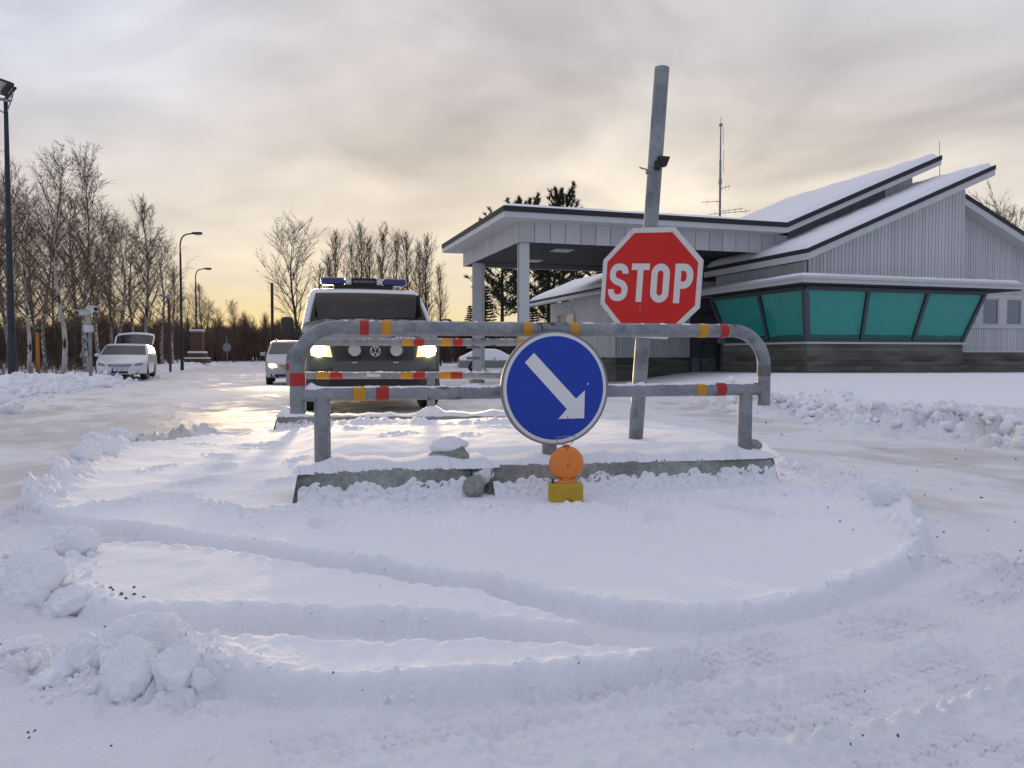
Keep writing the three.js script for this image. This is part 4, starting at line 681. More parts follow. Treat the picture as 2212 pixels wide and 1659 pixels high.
function smoothCurve(pts, n = 3) { let p = pts.map((q) => q.slice()); for (let k = 0; k < n; k++) { const o = [p[0]]; for (let i = 0; i + 1 < p.length; i++) { const [a, b] = [p[i], p[i + 1]]; o.push([lerp(a[0], b[0], 0.25), lerp(a[1], b[1], 0.25)], [lerp(a[0], b[0], 0.75), lerp(a[1], b[1], 0.75)]); } o.push(p[p.length - 1]); p = o; } return p; }
function carShape({ topPts, sill, wheels, wr, w0, tumble, belt, L, r = 0.07, bow = 0.12, planF = 0.35, planR = 0.2 }) {
  const curve = smoothCurve(topPts, 3);                          // z falls from 0 to -L
  const top = (z) => { for (let i = 0; i + 1 < curve.length; i++) if (z <= curve[i][0] && z >= curve[i + 1][0]) { const [a, b] = [curve[i], curve[i + 1]]; return a[0] === b[0] ? a[1] : lerp(a[1], b[1], (a[0] - z) / (a[0] - b[0])); } return z > 0 ? curve[0][1] : curve[curve.length - 1][1]; };
  const frontZ = (y) => { for (let i = 0; i + 1 < curve.length; i++) if (curve[i][1] <= y && curve[i + 1][1] >= y) return lerp(curve[i][0], curve[i + 1][0], (y - curve[i][1]) / Math.max(1e-6, curve[i + 1][1] - curve[i][1])); return 0; };
  const bot = (z) => { let y = sill; for (const wz of wheels) { const q = wr * 1.14; if (Math.abs(z - wz) < q) y = Math.max(y, wr + Math.sqrt(q * q - (z - wz) * (z - wz)) * 1.0); } if (z > -0.25) y = Math.max(y, sill + 0.02); return Math.min(y, top(z) - 0.03); };
  const hw = (y, z) => {
    let w = w0 - tumble * Math.pow(clamp((y - belt) / 0.7), 1.15) - 0.06 * Math.pow(clamp((0.55 - y) / 0.4), 2);
    w -= 0.14 * Math.pow(clamp((z + planF) / planF), 2.2) + 0.10 * Math.pow(clamp((-L + planR - z) / planR), 2);
    return w;
  };
  const bend = (x, y, z) => [x, y, z - bow * Math.pow(x / w0, 2) * ss(-1.3, -0.05, z) + 0.05 * Math.pow(x / w0, 2) * ss(-L + 0.5, -L, z)];
  const Mz = 150, cols = [];
  for (let k = 0; k <= Mz; k++) { const z = -L * (1 - Math.cos(Math.PI * k / Mz)) / 2, e = 0.004, y = top(z), ty = top(Math.max(-L, z - e)) - top(Math.min(0, z + e)), tz = Math.max(-L, z - e) - Math.min(0, z + e), l = Math.hypot(ty, tz) || 1; cols.push({ z, y, nz: -ty / l, ny: tz / l }); }   // with the inward normal of the outline
  function shell() {
    const lat = []; for (let i = 0; i <= 4; i++) lat.push(['r', -1, Math.PI / 2 * (1 - i / 4)]); for (let i = 1; i < 8; i++) lat.push(['f', -1 + i / 4, 0]); for (let i = 0; i <= 4; i++) lat.push(['r', 1, Math.PI / 2 * i / 4]);
    const P = [], I = [], N = lat.length;
    let lastZ = 1; const edge = [];
    cols.forEach((c, k) => {
      lat.forEach(([t, s, a]) => {
        const inset = t === 'r' ? r * (1 - Math.cos(a)) : 0; let z = c.z + c.nz * inset, y = c.y + c.ny * inset; y = Math.max(y, bot(z));
        const w = hw(y, z); const x = t === 'r' ? s * (w - r + r * Math.sin(a)) : s * (w - r); P.push(...bend(x, y + (t === 'f' ? 0.012 * (1 - s * s) : 0), z));
        if (t === 'r' && s === 1 && a > 1.5) { const zz = Math.min(z, lastZ - 1e-4); lastZ = zz; edge[k] = [zz, y]; }
      });
    });
    for (let k = 0; k < Mz; k++) for (let j = 0; j + 1 < N; j++) { const a = k * N + j; I.push(a, a + 1, a + N + 1, a, a + N + 1, a + N); }
    const rows = 14;
    for (const s of [-1, 1]) {
      const b0 = P.length / 3;
      edge.forEach(([z, y]) => { const lo = Math.min(bot(z), y); for (let j = 0; j <= rows; j++) { const yy = lerp(y, lo, j / rows); P.push(...bend(s * hw(yy, z), yy, z)); } });
      for (let k = 0; k < Mz; k++) for (let j = 0; j < rows; j++) { const a = b0 + k * (rows + 1) + j; s > 0 ? I.push(a, a + rows + 2, a + rows + 1, a, a + 1, a + rows + 2) : I.push(a, a + rows + 1, a + rows + 2, a, a + rows + 2, a + 1); }
    }
    const b1 = P.length / 3; edge.forEach(([z, y]) => { const lo = Math.min(bot(z), y), w = hw(lo, z); P.push(...bend(-w, lo, z), ...bend(w, lo, z)); });
    for (let k = 0; k < Mz; k++) { const a = b1 + k * 2; I.push(a, a + 1, a + 3, a, a + 3, a + 2); }
    return { P, I };
  }
  // split one shell into named parts by where each face lies
  function build(parent, classify) {
    const { P, I } = shell(), sets = new Map();
    for (let i = 0; i < I.length; i += 3) { const c = [0, 1, 2].map((k) => (P[I[i] * 3 + k] + P[I[i + 1] * 3 + k] + P[I[i + 2] * 3 + k]) / 3), n = classify(...c); if (!sets.has(n)) sets.set(n, []); sets.get(n).push(I[i], I[i + 1], I[i + 2]); }
    const full = new THREE.BufferGeometry(); full.setAttribute('position', new THREE.Float32BufferAttribute(P, 3)); full.setIndex(I); full.computeVertexNormals();
    const out = {};
    for (const [n, ix] of sets) { const g = new THREE.BufferGeometry(); g.setAttribute('position', full.attributes.position); g.setAttribute('normal', full.attributes.normal); g.setIndex(ix); out[n] = (m) => part(parent, n, [g], m); }
    return out;
  }
  const onTop = (z0, z1, f, lift = 0.006, nu = 16, nv = 10, asym) => gridGeo(nu, nv, (a, b) => { const z = lerp(z0, z1, b), y = top(z), w = hw(y, z) - r * 0.7, s = (a - 0.5) * 2, x = s * w * f(b), e = 0.02, sl = (top(z - e) - top(z + e)) / (2 * e), l = Math.hypot(1, sl); return bend(x, y + 0.012 * (1 - s * s) + lift / l, z + lift * sl / l); });
  const onSide = (s, rows, lift = 0.006) => gridGeo(10, 6, (a, b) => { const t = a * (rows.length - 1), i = Math.min(rows.length - 2, Math.floor(t)), f = t - i, z = lerp(rows[i][0], rows[i + 1][0], f), y = lerp(lerp(rows[i][1], rows[i + 1][1], f), lerp(rows[i][2], rows[i + 1][2], f), b); return bend(s * (hw(y, z) + lift), y, z); });
  const onFront = (q, lift = 0.008, n = 8) => gridGeo(n, n, (a, b) => { const x = lerp(lerp(q[0][0], q[1][0], a), lerp(q[3][0], q[2][0], a), b), y = lerp(lerp(q[0][1], q[1][1], a), lerp(q[3][1], q[2][1], a), b); const p = bend(x, y, frontZ(y)); p[2] += lift; return p; });
  const frontAt = (x, y) => V(...bend(x, y, frontZ(y)));
  const unbend = (x, z) => z + bow * Math.pow(x / w0, 2) * ss(-1.3, -0.05, z);
  return { top, hw, bend, unbend, build, onTop, onSide, onFront, frontAt, L, wheels, wr, w0 };
}
const wheelParts = (() => {
  const cache = new Map();
  return (r, w) => { const k = r + '/' + w; if (!cache.has(k)) {
    const tyre = clean(lathe([[r * 0.66, -w / 2], [r * 0.9, -w / 2], [r * 0.98, -w * 0.42], [r, -w * 0.3], [r, w * 0.3], [r * 0.98, w * 0.42], [r * 0.9, w / 2], [r * 0.66, w / 2]], 36).rotateZ(Math.PI / 2));
    const list = [lathe([[0.001, w * 0.30], [r * 0.2, w * 0.32], [r * 0.22, w * 0.2], [r * 0.55, w * 0.16], [r * 0.62, w * 0.4], [r * 0.68, w * 0.44], [r * 0.68, -w * 0.4], [r * 0.2, -w * 0.3]], 30).rotateZ(-Math.PI / 2)];
    for (let i = 0; i < 7; i++) list.push(box(0.03, r * 0.46, r * 0.11, w * 0.26, r * 0.4, 0, 0.008).rotateX(i / 7 * Math.PI * 2));
    cache.set(k, [tyre, join(list)]);
  } return cache.get(k); };
})();
function wheel(parent, x, z, r, w, steer = 0) { const g = new THREE.Group(); g.name = 'wheel'; g.position.set(x, r, z); g.rotation.y = steer + (x < 0 ? Math.PI : 0); parent.add(g); const [ty, ri] = wheelParts(r, w); const a = new THREE.Mesh(ty, M.rubber), b = new THREE.Mesh(ri, M.alloy); a.name = 'tyre'; b.name = 'rim'; g.add(a, b); }
function wheelsOf(t, s, steer = 0) { for (const [i, z] of s.wheels.entries()) for (const e of [-1, 1]) wheel(t, e * (s.w0 - 0.12), z, s.wr, 0.21, i === 0 ? steer : 0); }
function spot(parent, p, dir, k, colour) { const l = new THREE.SpotLight(colour, k, 60, 0.42, 0.9, 2); l.position.copy(p); l.target.position.copy(p.clone().add(dir)); l.castShadow = true; l.shadow.radius = 3; l.name = 'headlight_beam'; parent.add(l, l.target); }

{ // police-style van facing us behind the far barrier
  const at = gd(812, 890, 10.75), gy = groundAt(at.x, 10.9), t = thing('patrol_van', 'white patrol van with blue light bar, dark nose with shade coloured onto its wings, and headlights on', 'van', [at.x, gy, at.z], 16 * Math.PI / 180 - Math.PI * 0);
  t.rotation.y = 0.27; t.scale.x = 1.04;
  const s = carShape({ L: 4.85, w0: 0.955, tumble: 0.14, belt: 1.12, sill: 0.30, wheels: [-0.92, -3.95], wr: 0.335, r: 0.09, bow: 0.17, planF: 0.5,
    topPts: [[0, 0.30], [-0.005, 0.42], [-0.02, 0.62], [-0.06, 0.9], [-0.10, 0.99], [-0.2, 1.06], [-0.50, 1.17], [-0.74, 1.24], [-0.80, 1.28], [-1.42, 1.80], [-1.52, 1.84], [-1.9, 1.885], [-3.4, 1.93], [-4.6, 1.92], [-4.78, 1.87], [-4.83, 1.2], [-4.85, 0.4]] });
  const b = s.build(t, (x, y, z) => { const q = s.unbend(x, z); return q < -0.87 && q > -1.38 && y > s.top(q) - 0.04 && Math.abs(x) < s.hw(y, q) - 0.10 ? 'opening' : y < 0.36 || (y < 0.62 && q > -0.45) ? 'bumper' : q > -0.86 ? 'bonnet_shaded_wings' : 'body'; });  // nose top is dark paint; backlit shade is coloured onto the front wings
  b.body(M.carWhite); b.bonnet_shaded_wings?.(M.hoodDark); b.bumper?.(M.plastic);
  part(t, 'windscreen', [s.onTop(-0.85, -1.40, (k) => lerp(1.0, 0.97, k), 0.008, 24, 14)], M.clearPane);
  // dark cab seen dimly through the glass
  const cab = new THREE.Group(); cab.name = 'cab_interior'; t.add(cab);
  part(cab, 'lining', [gridGeo(8, 6, (a, c) => { const q = (a - 0.5) * 1.6; return [q, lerp(0.7, 1.80, c), -2.15]; }), gridGeo(4, 4, (a, c) => [(a - 0.5) * 1.5, 1.79 + 0.04 * c, lerp(-1.5, -2.2, c)]), gridGeo(2, 2, (a, c) => [-0.80 + 0.06 * c, lerp(0.8, 1.75, c), lerp(-0.95, -2.15, a)]), gridGeo(2, 2, (a, c) => [0.80 - 0.06 * c, lerp(0.8, 1.75, c), lerp(-0.95, -2.15, a)])], M.plastic);
  part(cab, 'dashboard', [box(1.66, 0.12, 0.42, 0, 1.14, -1.12, 0.04)], M.plastic);
  for (const e of [-0.42, 0.42]) part(cab, 'seat', [box(0.48, 0.72, 0.14, e, 1.08, -1.86, 0.06), box(0.26, 0.19, 0.1, e, 1.53, -1.86, 0.045)], std({ color: lin(0.12, 0.115, 0.11), roughness: 0.9 }));
  part(cab, 'steering_wheel', [new THREE.TorusGeometry(0.19, 0.016, 8, 28).rotateX(-0.5).translate(0.42, 1.19, -1.42)], M.black);
  part(t, 'rear_view_mirror', [box(0.22, 0.07, 0.03, 0, 1.66, -1.36, 0.012)], M.black);
  for (const [x0, x1] of [[-0.62, 0.02], [0.05, 0.70]]) part(t, 'wiper', [rod(V(x0, s.top(-0.88) + 0.012, -0.87), V(x1, s.top(-0.91) + 0.012, -0.90), 0.009, 0.006, 6)], M.black);
  for (const e of [-1, 1]) {
    part(t, 'side_window', [s.onSide(e, [[-0.98, 1.16, 1.20], [-1.3, 1.16, 1.50], [-1.55, 1.16, 1.68], [-1.95, 1.16, 1.70]])], M.carGlass);
    part(t, 'side_window', [s.onSide(e, [[-2.1, 1.16, 1.70], [-3.2, 1.16, 1.71]])], M.carGlass); part(t, 'side_window', [s.onSide(e, [[-3.3, 1.16, 1.71], [-4.5, 1.16, 1.69]])], M.carGlass);
    const m = new THREE.Group(); m.name = 'wing_mirror'; t.add(m); part(m, 'mirror_housing', [box(0.17, 0.25, 0.13, e * 1.14, 1.255, -1.0, 0.05), box(0.14, 0.08, 0.07, e * 1.01, 1.14, -1.0, 0.02)], M.plastic);
    // headlamp unit: amber corner, round main beam lit
    const q = (p) => p.map(([x, y]) => [e * x, y]); const quad = e > 0 ? [[0.56, 0.79], [0.83, 0.81], [0.84, 1.0], [0.60, 0.985]] : [[0.83, 0.81], [0.56, 0.79], [0.60, 0.985], [0.84, 1.0]];
    const hl = part(t, 'headlamp', [s.onFront(q(quad), 0.012)], M.lampLit);
    const c = s.frontAt(e * 0.735, 0.895); c.z += 0.035; part(hl, 'lit_beam', [new THREE.SphereGeometry(0.104, 24, 16).scale(1, 1, 0.4).translate(c.x, c.y, c.z)], M.lampOn);
    spot(t, c.clone().add(V(0, 0, 0.07)), V(e * 0.03, -0.09, 1), 70, lin(1, 0.74, 0.4));
    const a = s.frontAt(e * 0.275, 0.885); const aux = part(t, 'spot_lamp', [lathe([[0.001, 0.012], [0.07, 0.008], [0.085, 0]], 28).rotateX(Math.PI / 2).translate(a.x, a.y, a.z + 0.105)], M.lampGlass);
    part(aux, 'lamp_ring', [new THREE.TorusGeometry(0.088, 0.010, 10, 32).translate(a.x, a.y, a.z + 0.10), lathe([[0.088, 0], [0.07, -0.06], [0.02, -0.09]], 24).rotateX(Math.PI / 2).translate(a.x, a.y, a.z + 0.1)], M.plastic);
    part(t, 'small_lamp', [box(0.075, 0.022, 0.02, e * 0.275, 0.715, s.frontAt(e * 0.275, 0.715).z + 0.02, 0.004)], M.lampGlass);
  }
  part(t, 'grille', [s.onFront([[-0.52, 0.74], [0.52, 0.74], [0.56, 0.975], [-0.56, 0.975]], 0.008), ...[0.79, 0.84, 0.89, 0.94].map((y) => s.onFront([[-0.53, y], [0.53, y], [0.53, y + 0.014], [-0.53, y + 0.014]], 0.018))], M.plastic);
  part(t, 'lower_grille', [s.onFront([[-0.6, 0.40], [0.6, 0.40], [0.6, 0.56], [-0.6, 0.56]], 0.008), ...[0.44, 0.48, 0.52].map((y) => s.onFront([[-0.58, y], [0.58, y], [0.58, y + 0.012], [-0.58, y + 0.012]], 0.016))], M.black);
  { const p = s.frontAt(0, 0.872), z = p.z + 0.035, k = 0.068, bars = [[[-0.55, 0.72], [-0.25, -0.08]], [[-0.25, -0.08], [0, 0.42]], [[0, 0.42], [0.25, -0.08]], [[0.25, -0.08], [0.55, 0.72]]].map(() => null); void bars;
    const seg = (a, c) => rod(V(a[0] * k, p.y + a[1] * k, z), V(c[0] * k, p.y + c[1] * k, z), 0.0065, 0.0065, 6);
    part(t, 'emblem', [new THREE.TorusGeometry(k, 0.0065, 8, 36).translate(0, p.y, z), seg([-0.34, 0.9], [0, 0.18]), seg([0.34, 0.9], [0, 0.18]), seg([-0.82, 0.5], [-0.4, -0.82]), seg([-0.4, -0.82], [0, -0.02]), seg([0, -0.02], [0.4, -0.82]), seg([0.4, -0.82], [0.82, 0.5])], M.chrome); }
  // white lettering on the bonnet edge
  const hood = canvas(512, 128, (g, w, h) => { g.fillStyle = '#3c423c'; g.fillRect(0, 0, w, h); g.fillStyle = '#dcdcdc'; g.font = 'bold 104px serif'; g.textAlign = 'center'; g.fillText('PK909', 256, 100); });
  part(t, 'bonnet_lettering', [s.onTop(-0.11, -0.25, () => 0.26, 0.008, 8, 6)].map((g) => { const p = g.attributes.position; for (let i = 0; i < p.count; i++) p.setX(i, p.getX(i) + 0.42); return g; }), std({ map: hood, roughness: 0.5 }), false);
  // light bar
  const lb = new THREE.Group(); lb.name = 'light_bar'; t.add(lb); const ly = 2.0, lz = -1.95;
  part(lb, 'blue_lens', [box(0.36, 0.115, 0.30, -0.47, ly, lz, 0.04)], M.blueLens); part(lb, 'blue_lens', [box(0.36, 0.115, 0.30, 0.47, ly, lz, 0.04)], M.blueLens);
  for (const e of [-1, 1]) { const cl = part(lb, 'clear_lens', [box(0.10, 0.112, 0.29, e * 0.24, ly, lz, 0.01)], M.lampGlass); part(cl, 'work_lamp', [lathe([[0.001, 0.01], [0.034, 0.004], [0.04, 0]], 18).rotateX(Math.PI / 2).translate(e * 0.24, ly, lz + 0.15)], M.chrome); }
  const name = canvas(512, 128, (g, w, h) => { g.fillStyle = '#15151c'; g.fillRect(0, 0, w, h); g.fillStyle = '#9a97a6'; g.font = 'bold 50px sans-serif'; g.textAlign = 'center'; g.fillText('RAJAVARTIOLAITOS', 256, 84); });
  part(lb, 'name_panel', [box(0.376, 0.11, 0.28, 0, ly, lz, 0.006)], M.black); part(lb, 'name_print', [new THREE.PlaneGeometry(0.36, 0.09).translate(0, ly, lz + 0.142)], std({ map: name, roughness: 0.4 }), false);
  part(lb, 'foot', [box(0.9, 0.05, 0.2, 0, ly - 0.08, lz)], M.plastic);
  part(t, 'roof_rail', [box(0.03, 0.03, 2.6, 0.66, 1.945, -3.2, 0.01), box(0.03, 0.03, 2.6, -0.66, 1.945, -3.2, 0.01)], M.plastic);
  wheelsOf(t, s, 0.12);
}
function estate(t, paint, glass, opt) {
  const s = carShape({ L: 4.70, w0: 0.90, tumble: 0.20, belt: 0.92, sill: 0.22, wheels: [-0.92, -3.62], wr: 0.32, r: 0.10, bow: 0.26, planF: 0.55, planR: 0.35,
    topPts: [[0, 0.22], [-0.004, 0.36], [-0.02, 0.52], [-0.07, 0.64], [-0.2, 0.72], [-0.6, 0.83], [-1.08, 0.94], [-1.16, 0.965], [-1.86, 1.37], [-1.98, 1.41], [-2.3, 1.455], [-3.2, 1.46], [-4.1, 1.40], [-4.3, 1.36], [-4.52, 0.98], [-4.62, 0.85], [-4.68, 0.6], [-4.70, 0.3]] });
  const b = s.build(t, (x, y, z) => (y < 0.26 ? 'underside' : 'body')); b.body(paint); b.underside?.(M.plastic);
  part(t, 'windscreen', [s.onTop(-1.20, -1.86, () => 1.0, 0.008, 24, 14)], glass);
  for (const e of [-1, 1]) {
    part(t, 'side_window', [s.onSide(e, [[-1.42, 0.96, 0.99], [-1.7, 0.96, 1.18], [-2.0, 0.965, 1.32], [-2.42, 0.97, 1.36]])], M.carGlass); part(t, 'side_window', [s.onSide(e, [[-2.50, 0.97, 1.36], [-3.3, 0.99, 1.355]])], M.carGlass); part(t, 'side_window', [s.onSide(e, [[-3.38, 0.99, 1.355], [-4.1, 1.02, 1.30]])], M.carGlass);
    const m = part(t, 'wing_mirror', [box(0.19, 0.12, 0.11, e * 1.0, 0.99, -1.55, 0.045), box(0.1, 0.03, 0.06, e * 0.90, 0.94, -1.55)], paint); void m;
    const q = e > 0 ? [[0.50, 0.555], [0.80, 0.60], [0.80, 0.70], [0.54, 0.655]] : [[-0.80, 0.60], [-0.50, 0.555], [-0.54, 0.655], [-0.80, 0.70]];
    const hl = part(t, 'headlamp', [s.onFront(q, 0.010)], opt.lit ? M.lampLit : M.lampDark || (M.lampDark = new THREE.MeshPhysicalMaterial({ color: lin(0.16, 0.16, 0.17), roughness: 0.15, clearcoat: 1 })));
    if (opt.lit) { const c = s.frontAt(e * 0.66, 0.62); c.z += 0.03; part(hl, 'lit_beam', [new THREE.SphereGeometry(0.10, 18, 12).scale(1.15, 0.62, 0.4).translate(c.x, c.y, c.z)], M.lampOnWhite); spot(t, c.clone().add(V(0, 0, 0.08)), V(0, -0.05, 1), 110, lin(1, 0.8, 0.48)); }
    part(t, 'fog_lamp', [lathe([[0.001, 0.012], [0.04, 0.006], [0.05, 0]], 18).rotateX(Math.PI / 2).translate(...s.frontAt(e * 0.63, 0.33).add(V(0, 0, 0.012)).toArray())], M.lampGlass);
    part(t, 'door_handle', [box(0.02, 0.025, 0.16, e * (s.hw(0.82, -2.3) + 0.012), 0.82, -2.32, 0.006), box(0.02, 0.025, 0.16, e * (s.hw(0.82, -3.2) + 0.012), 0.83, -3.22, 0.006)], paint);
    if (opt.rails) part(t, 'roof_rail', [pathTube([V(e * 0.60, 1.44, -2.1), V(e * 0.60, 1.50, -2.3), V(e * 0.58, 1.50, -3.9), V(e * 0.57, 1.42, -4.1)], 0.018, 30, 8, 0.1)], M.chrome);
  }
  part(t, 'grille', [s.onFront([[-0.36, 0.53], [0.36, 0.53], [0.46, 0.64], [-0.46, 0.64]], 0.009)], M.black);
  part(t, 'grille_bar', [0.545, 0.575, 0.605].map((y) => s.onFront([[-0.37 - (y - 0.54), y], [0.37 + (y - 0.54), y], [0.38 + (y - 0.54), y + 0.012], [-0.38 - (y - 0.54), y + 0.012]], 0.022, 10)), M.chrome);
  part(t, 'lower_intake', [s.onFront([[-opt.intake, 0.275], [opt.intake, 0.275], [opt.intake, 0.355], [-opt.intake, 0.355]], 0.009, 12)], M.black);
  const em = s.frontAt(0, 0.60); part(t, 'emblem', [new THREE.TorusGeometry(0.05, 0.008, 8, 24).scale(1.25, 0.85, 1).translate(em.x, em.y, em.z + 0.03), new THREE.TorusGeometry(0.024, 0.007, 8, 20).scale(1, 1.5, 1).translate(em.x, em.y + 0.004, em.z + 0.032)], M.chrome);
  const plate = canvas(512, 112, (g, w, h) => { g.fillStyle = '#dcdcda'; g.fillRect(0, 0, w, h); g.fillStyle = '#1a3f9a'; g.fillRect(0, 0, 46, h); g.fillStyle = '#202020'; g.font = 'bold 92px sans-serif'; g.textAlign = 'center'; g.fillText(opt.plate, 278, 90); });
  const pp = s.frontAt(0, 0.42); part(t, 'number_plate', [new THREE.PlaneGeometry(0.5, 0.11).translate(0, pp.y, pp.z + 0.03)], std({ map: plate, roughness: 0.5 }), false); part(t, 'plate_holder', [box(0.52, 0.125, 0.02, 0, pp.y, pp.z + 0.018, 0.004)], M.plastic);
  wheelsOf(t, s, opt.steer || 0);
  return s;
}
{ // silver estate behind the van
  const c = gd(636, 828, 25), t = thing('estate_car', 'silver estate car with headlights on, driving up behind the van', 'car', [c.x, groundAt(c.x, 25.3), c.z], 0.27); t.scale.setScalar(1.02);
  estate(t, M.carSilver, M.frostGlass, { lit: true, rails: true, plate: '', intake: 0.72, steer: 0 });
}
{ // white estate parked on the left with its tailgate up
  const c = gd(258, 822, 30.5), t = thing('estate_car', 'white estate car parked by the birches with its tailgate open', 'car', [c.x, groundAt(c.x, 31.2), c.z], 0.33); t.scale.setScalar(1.02);
  const s = estate(t, M.carWhite, M.frostGlass, { lit: false, plate: 'JNT-647', intake: 0.30, steer: -0.12 });
  const tg = new THREE.Group(); tg.name = 'tailgate'; t.add(tg);
  const arch = gridGeo(18, 6, (a, b) => { const x = (a - 0.5) * 1.42, k = 1 - Math.pow(Math.abs(x) / 0.78, 2.4); return [x, 1.40 + b * 0.40 + 0.10 * k, -4.15 - b * 0.62]; });
  part(tg, 'rear_window', [arch], M.carGlass); part(tg, 'tailgate_skin', [gridGeo(18, 4, (a, b) => { const x = (a - 0.5) * (1.44 + 0.06 * b), k = 1 - Math.pow(Math.abs(x) / 0.80, 2.4); return [x, 1.80 + b * 0.10 + 0.10 * k, -4.77 - b * 0.34]; })], M.carWhite);
  part(tg, 'tailgate_edge', [pathTube([V(-0.74, 1.42, -4.2), V(-0.75, 1.80, -4.78), V(-0.5, 1.88, -4.79), V(0, 1.91, -4.80), V(0.5, 1.88, -4.79), V(0.75, 1.80, -4.78), V(0.74, 1.42, -4.2)], 0.034, 50, 8, 0.3)], M.carWhite);
  part(tg, 'gas_strut', [rod(V(-0.62, 1.25, -4.3), V(-0.60, 1.58, -4.75), 0.012), rod(V(0.62, 1.25, -4.3), V(0.60, 1.58, -4.75), 0.012)], M.plastic); void s;
}
{ // snow-covered car beyond the canopy, seen from its side
  const d = 48, c = gd(990, 796, d), t = thing('snowed_car', 'parked grey car under a thick snow cover beyond the canopy', 'car', [c.x - 0.2, groundAt(c.x + 2, d), -d], Math.PI / 2 + 0.12);
  t.position.x = c.x + 4.4 * 0.99; 
  const s = carShape({ L: 4.4, w0: 0.86, tumble: 0.2, belt: 0.9, sill: 0.24, wheels: [-0.85, -3.42], wr: 0.31, r: 0.09, bow: 0.2,
    topPts: [[0, 0.24], [-0.01, 0.5], [-0.08, 0.66], [-0.3, 0.76], [-1.15, 0.92], [-1.9, 1.36], [-2.3, 1.41], [-3.3, 1.38], [-4.0, 1.0], [-4.25, 0.92], [-4.36, 0.7], [-4.40, 0.3]] });
  const b = s.build(t, (x, y, z) => (y > 0.70 ? 'snow_cover' : 'body')); b.body(M.carGrey); b.snow_cover(M.snowFar);
  for (const e of [-1, 1]) part(t, 'door_handle', [box(0.03, 0.035, 0.18, e * (s.hw(0.78, -2.3) + 0.015), 0.80, -2.2), box(0.03, 0.035, 0.18, e * (s.hw(0.78, -3.1) + 0.015), 0.80, -3.0)], M.black);
  part(t, 'tail_lamp', [box(0.2, 0.14, 0.05, 0.64, 0.72, -4.36, 0.01), box(0.2, 0.14, 0.05, -0.64, 0.72, -4.36, 0.01)], M.red);
  wheelsOf(t, s);
}
// ------------------------------------------------------------------ trees
class TB {                                                       // tapered tubes gathered into one geometry
  constructor() { this.p = []; this.n = []; this.u = []; this.i = []; }
  seg(a, b, ra, rb, k) {
    const d = b.clone().sub(a), len = d.length(); if (len < 1e-5) return; d.multiplyScalar(1 / len);
    const s = Math.abs(d.y) > 0.9 ? V(1, 0, 0) : V(0, 1, 0), e1 = s.cross(d).normalize(), e2 = d.clone().cross(e1), b0 = this.p.length / 3;
    for (let j = 0; j <= k; j++) { const t = j / k * Math.PI * 2, c = Math.cos(t), q = Math.sin(t), x = e1.x * c + e2.x * q, y = e1.y * c + e2.y * q, z = e1.z * c + e2.z * q; this.p.push(a.x + x * ra, a.y + y * ra, a.z + z * ra, b.x + x * rb, b.y + y * rb, b.z + z * rb); this.n.push(x, y, z, x, y, z); this.u.push(j / k, a.y * 0.5, j / k, b.y * 0.5); }
    for (let j = 0; j < k; j++) { const o = b0 + j * 2; this.i.push(o, o + 2, o + 3, o, o + 3, o + 1); }
  }
  geo() { const g = new THREE.BufferGeometry(); g.setAttribute('position', new THREE.Float32BufferAttribute(this.p, 3)); g.setAttribute('normal', new THREE.Float32BufferAttribute(this.n, 3)); g.setAttribute('uv', new THREE.Float32BufferAttribute(this.u, 2)); g.setIndex(this.i); return g; }
}
M.birchBark = std({ map: rep(T.birch, 1, 1), roughness: 0.85 });
M.twig = std({ color: lin(0.135, 0.092, 0.066), roughness: 0.9 });
M.darkBark = std({ color: lin(0.055, 0.045, 0.038), roughness: 0.95 });
M.needle = std({ color: lin(0.022, 0.034, 0.016), roughness: 0.85 });
M.needleBlue = std({ color: lin(0.018, 0.03, 0.02), roughness: 0.85 });
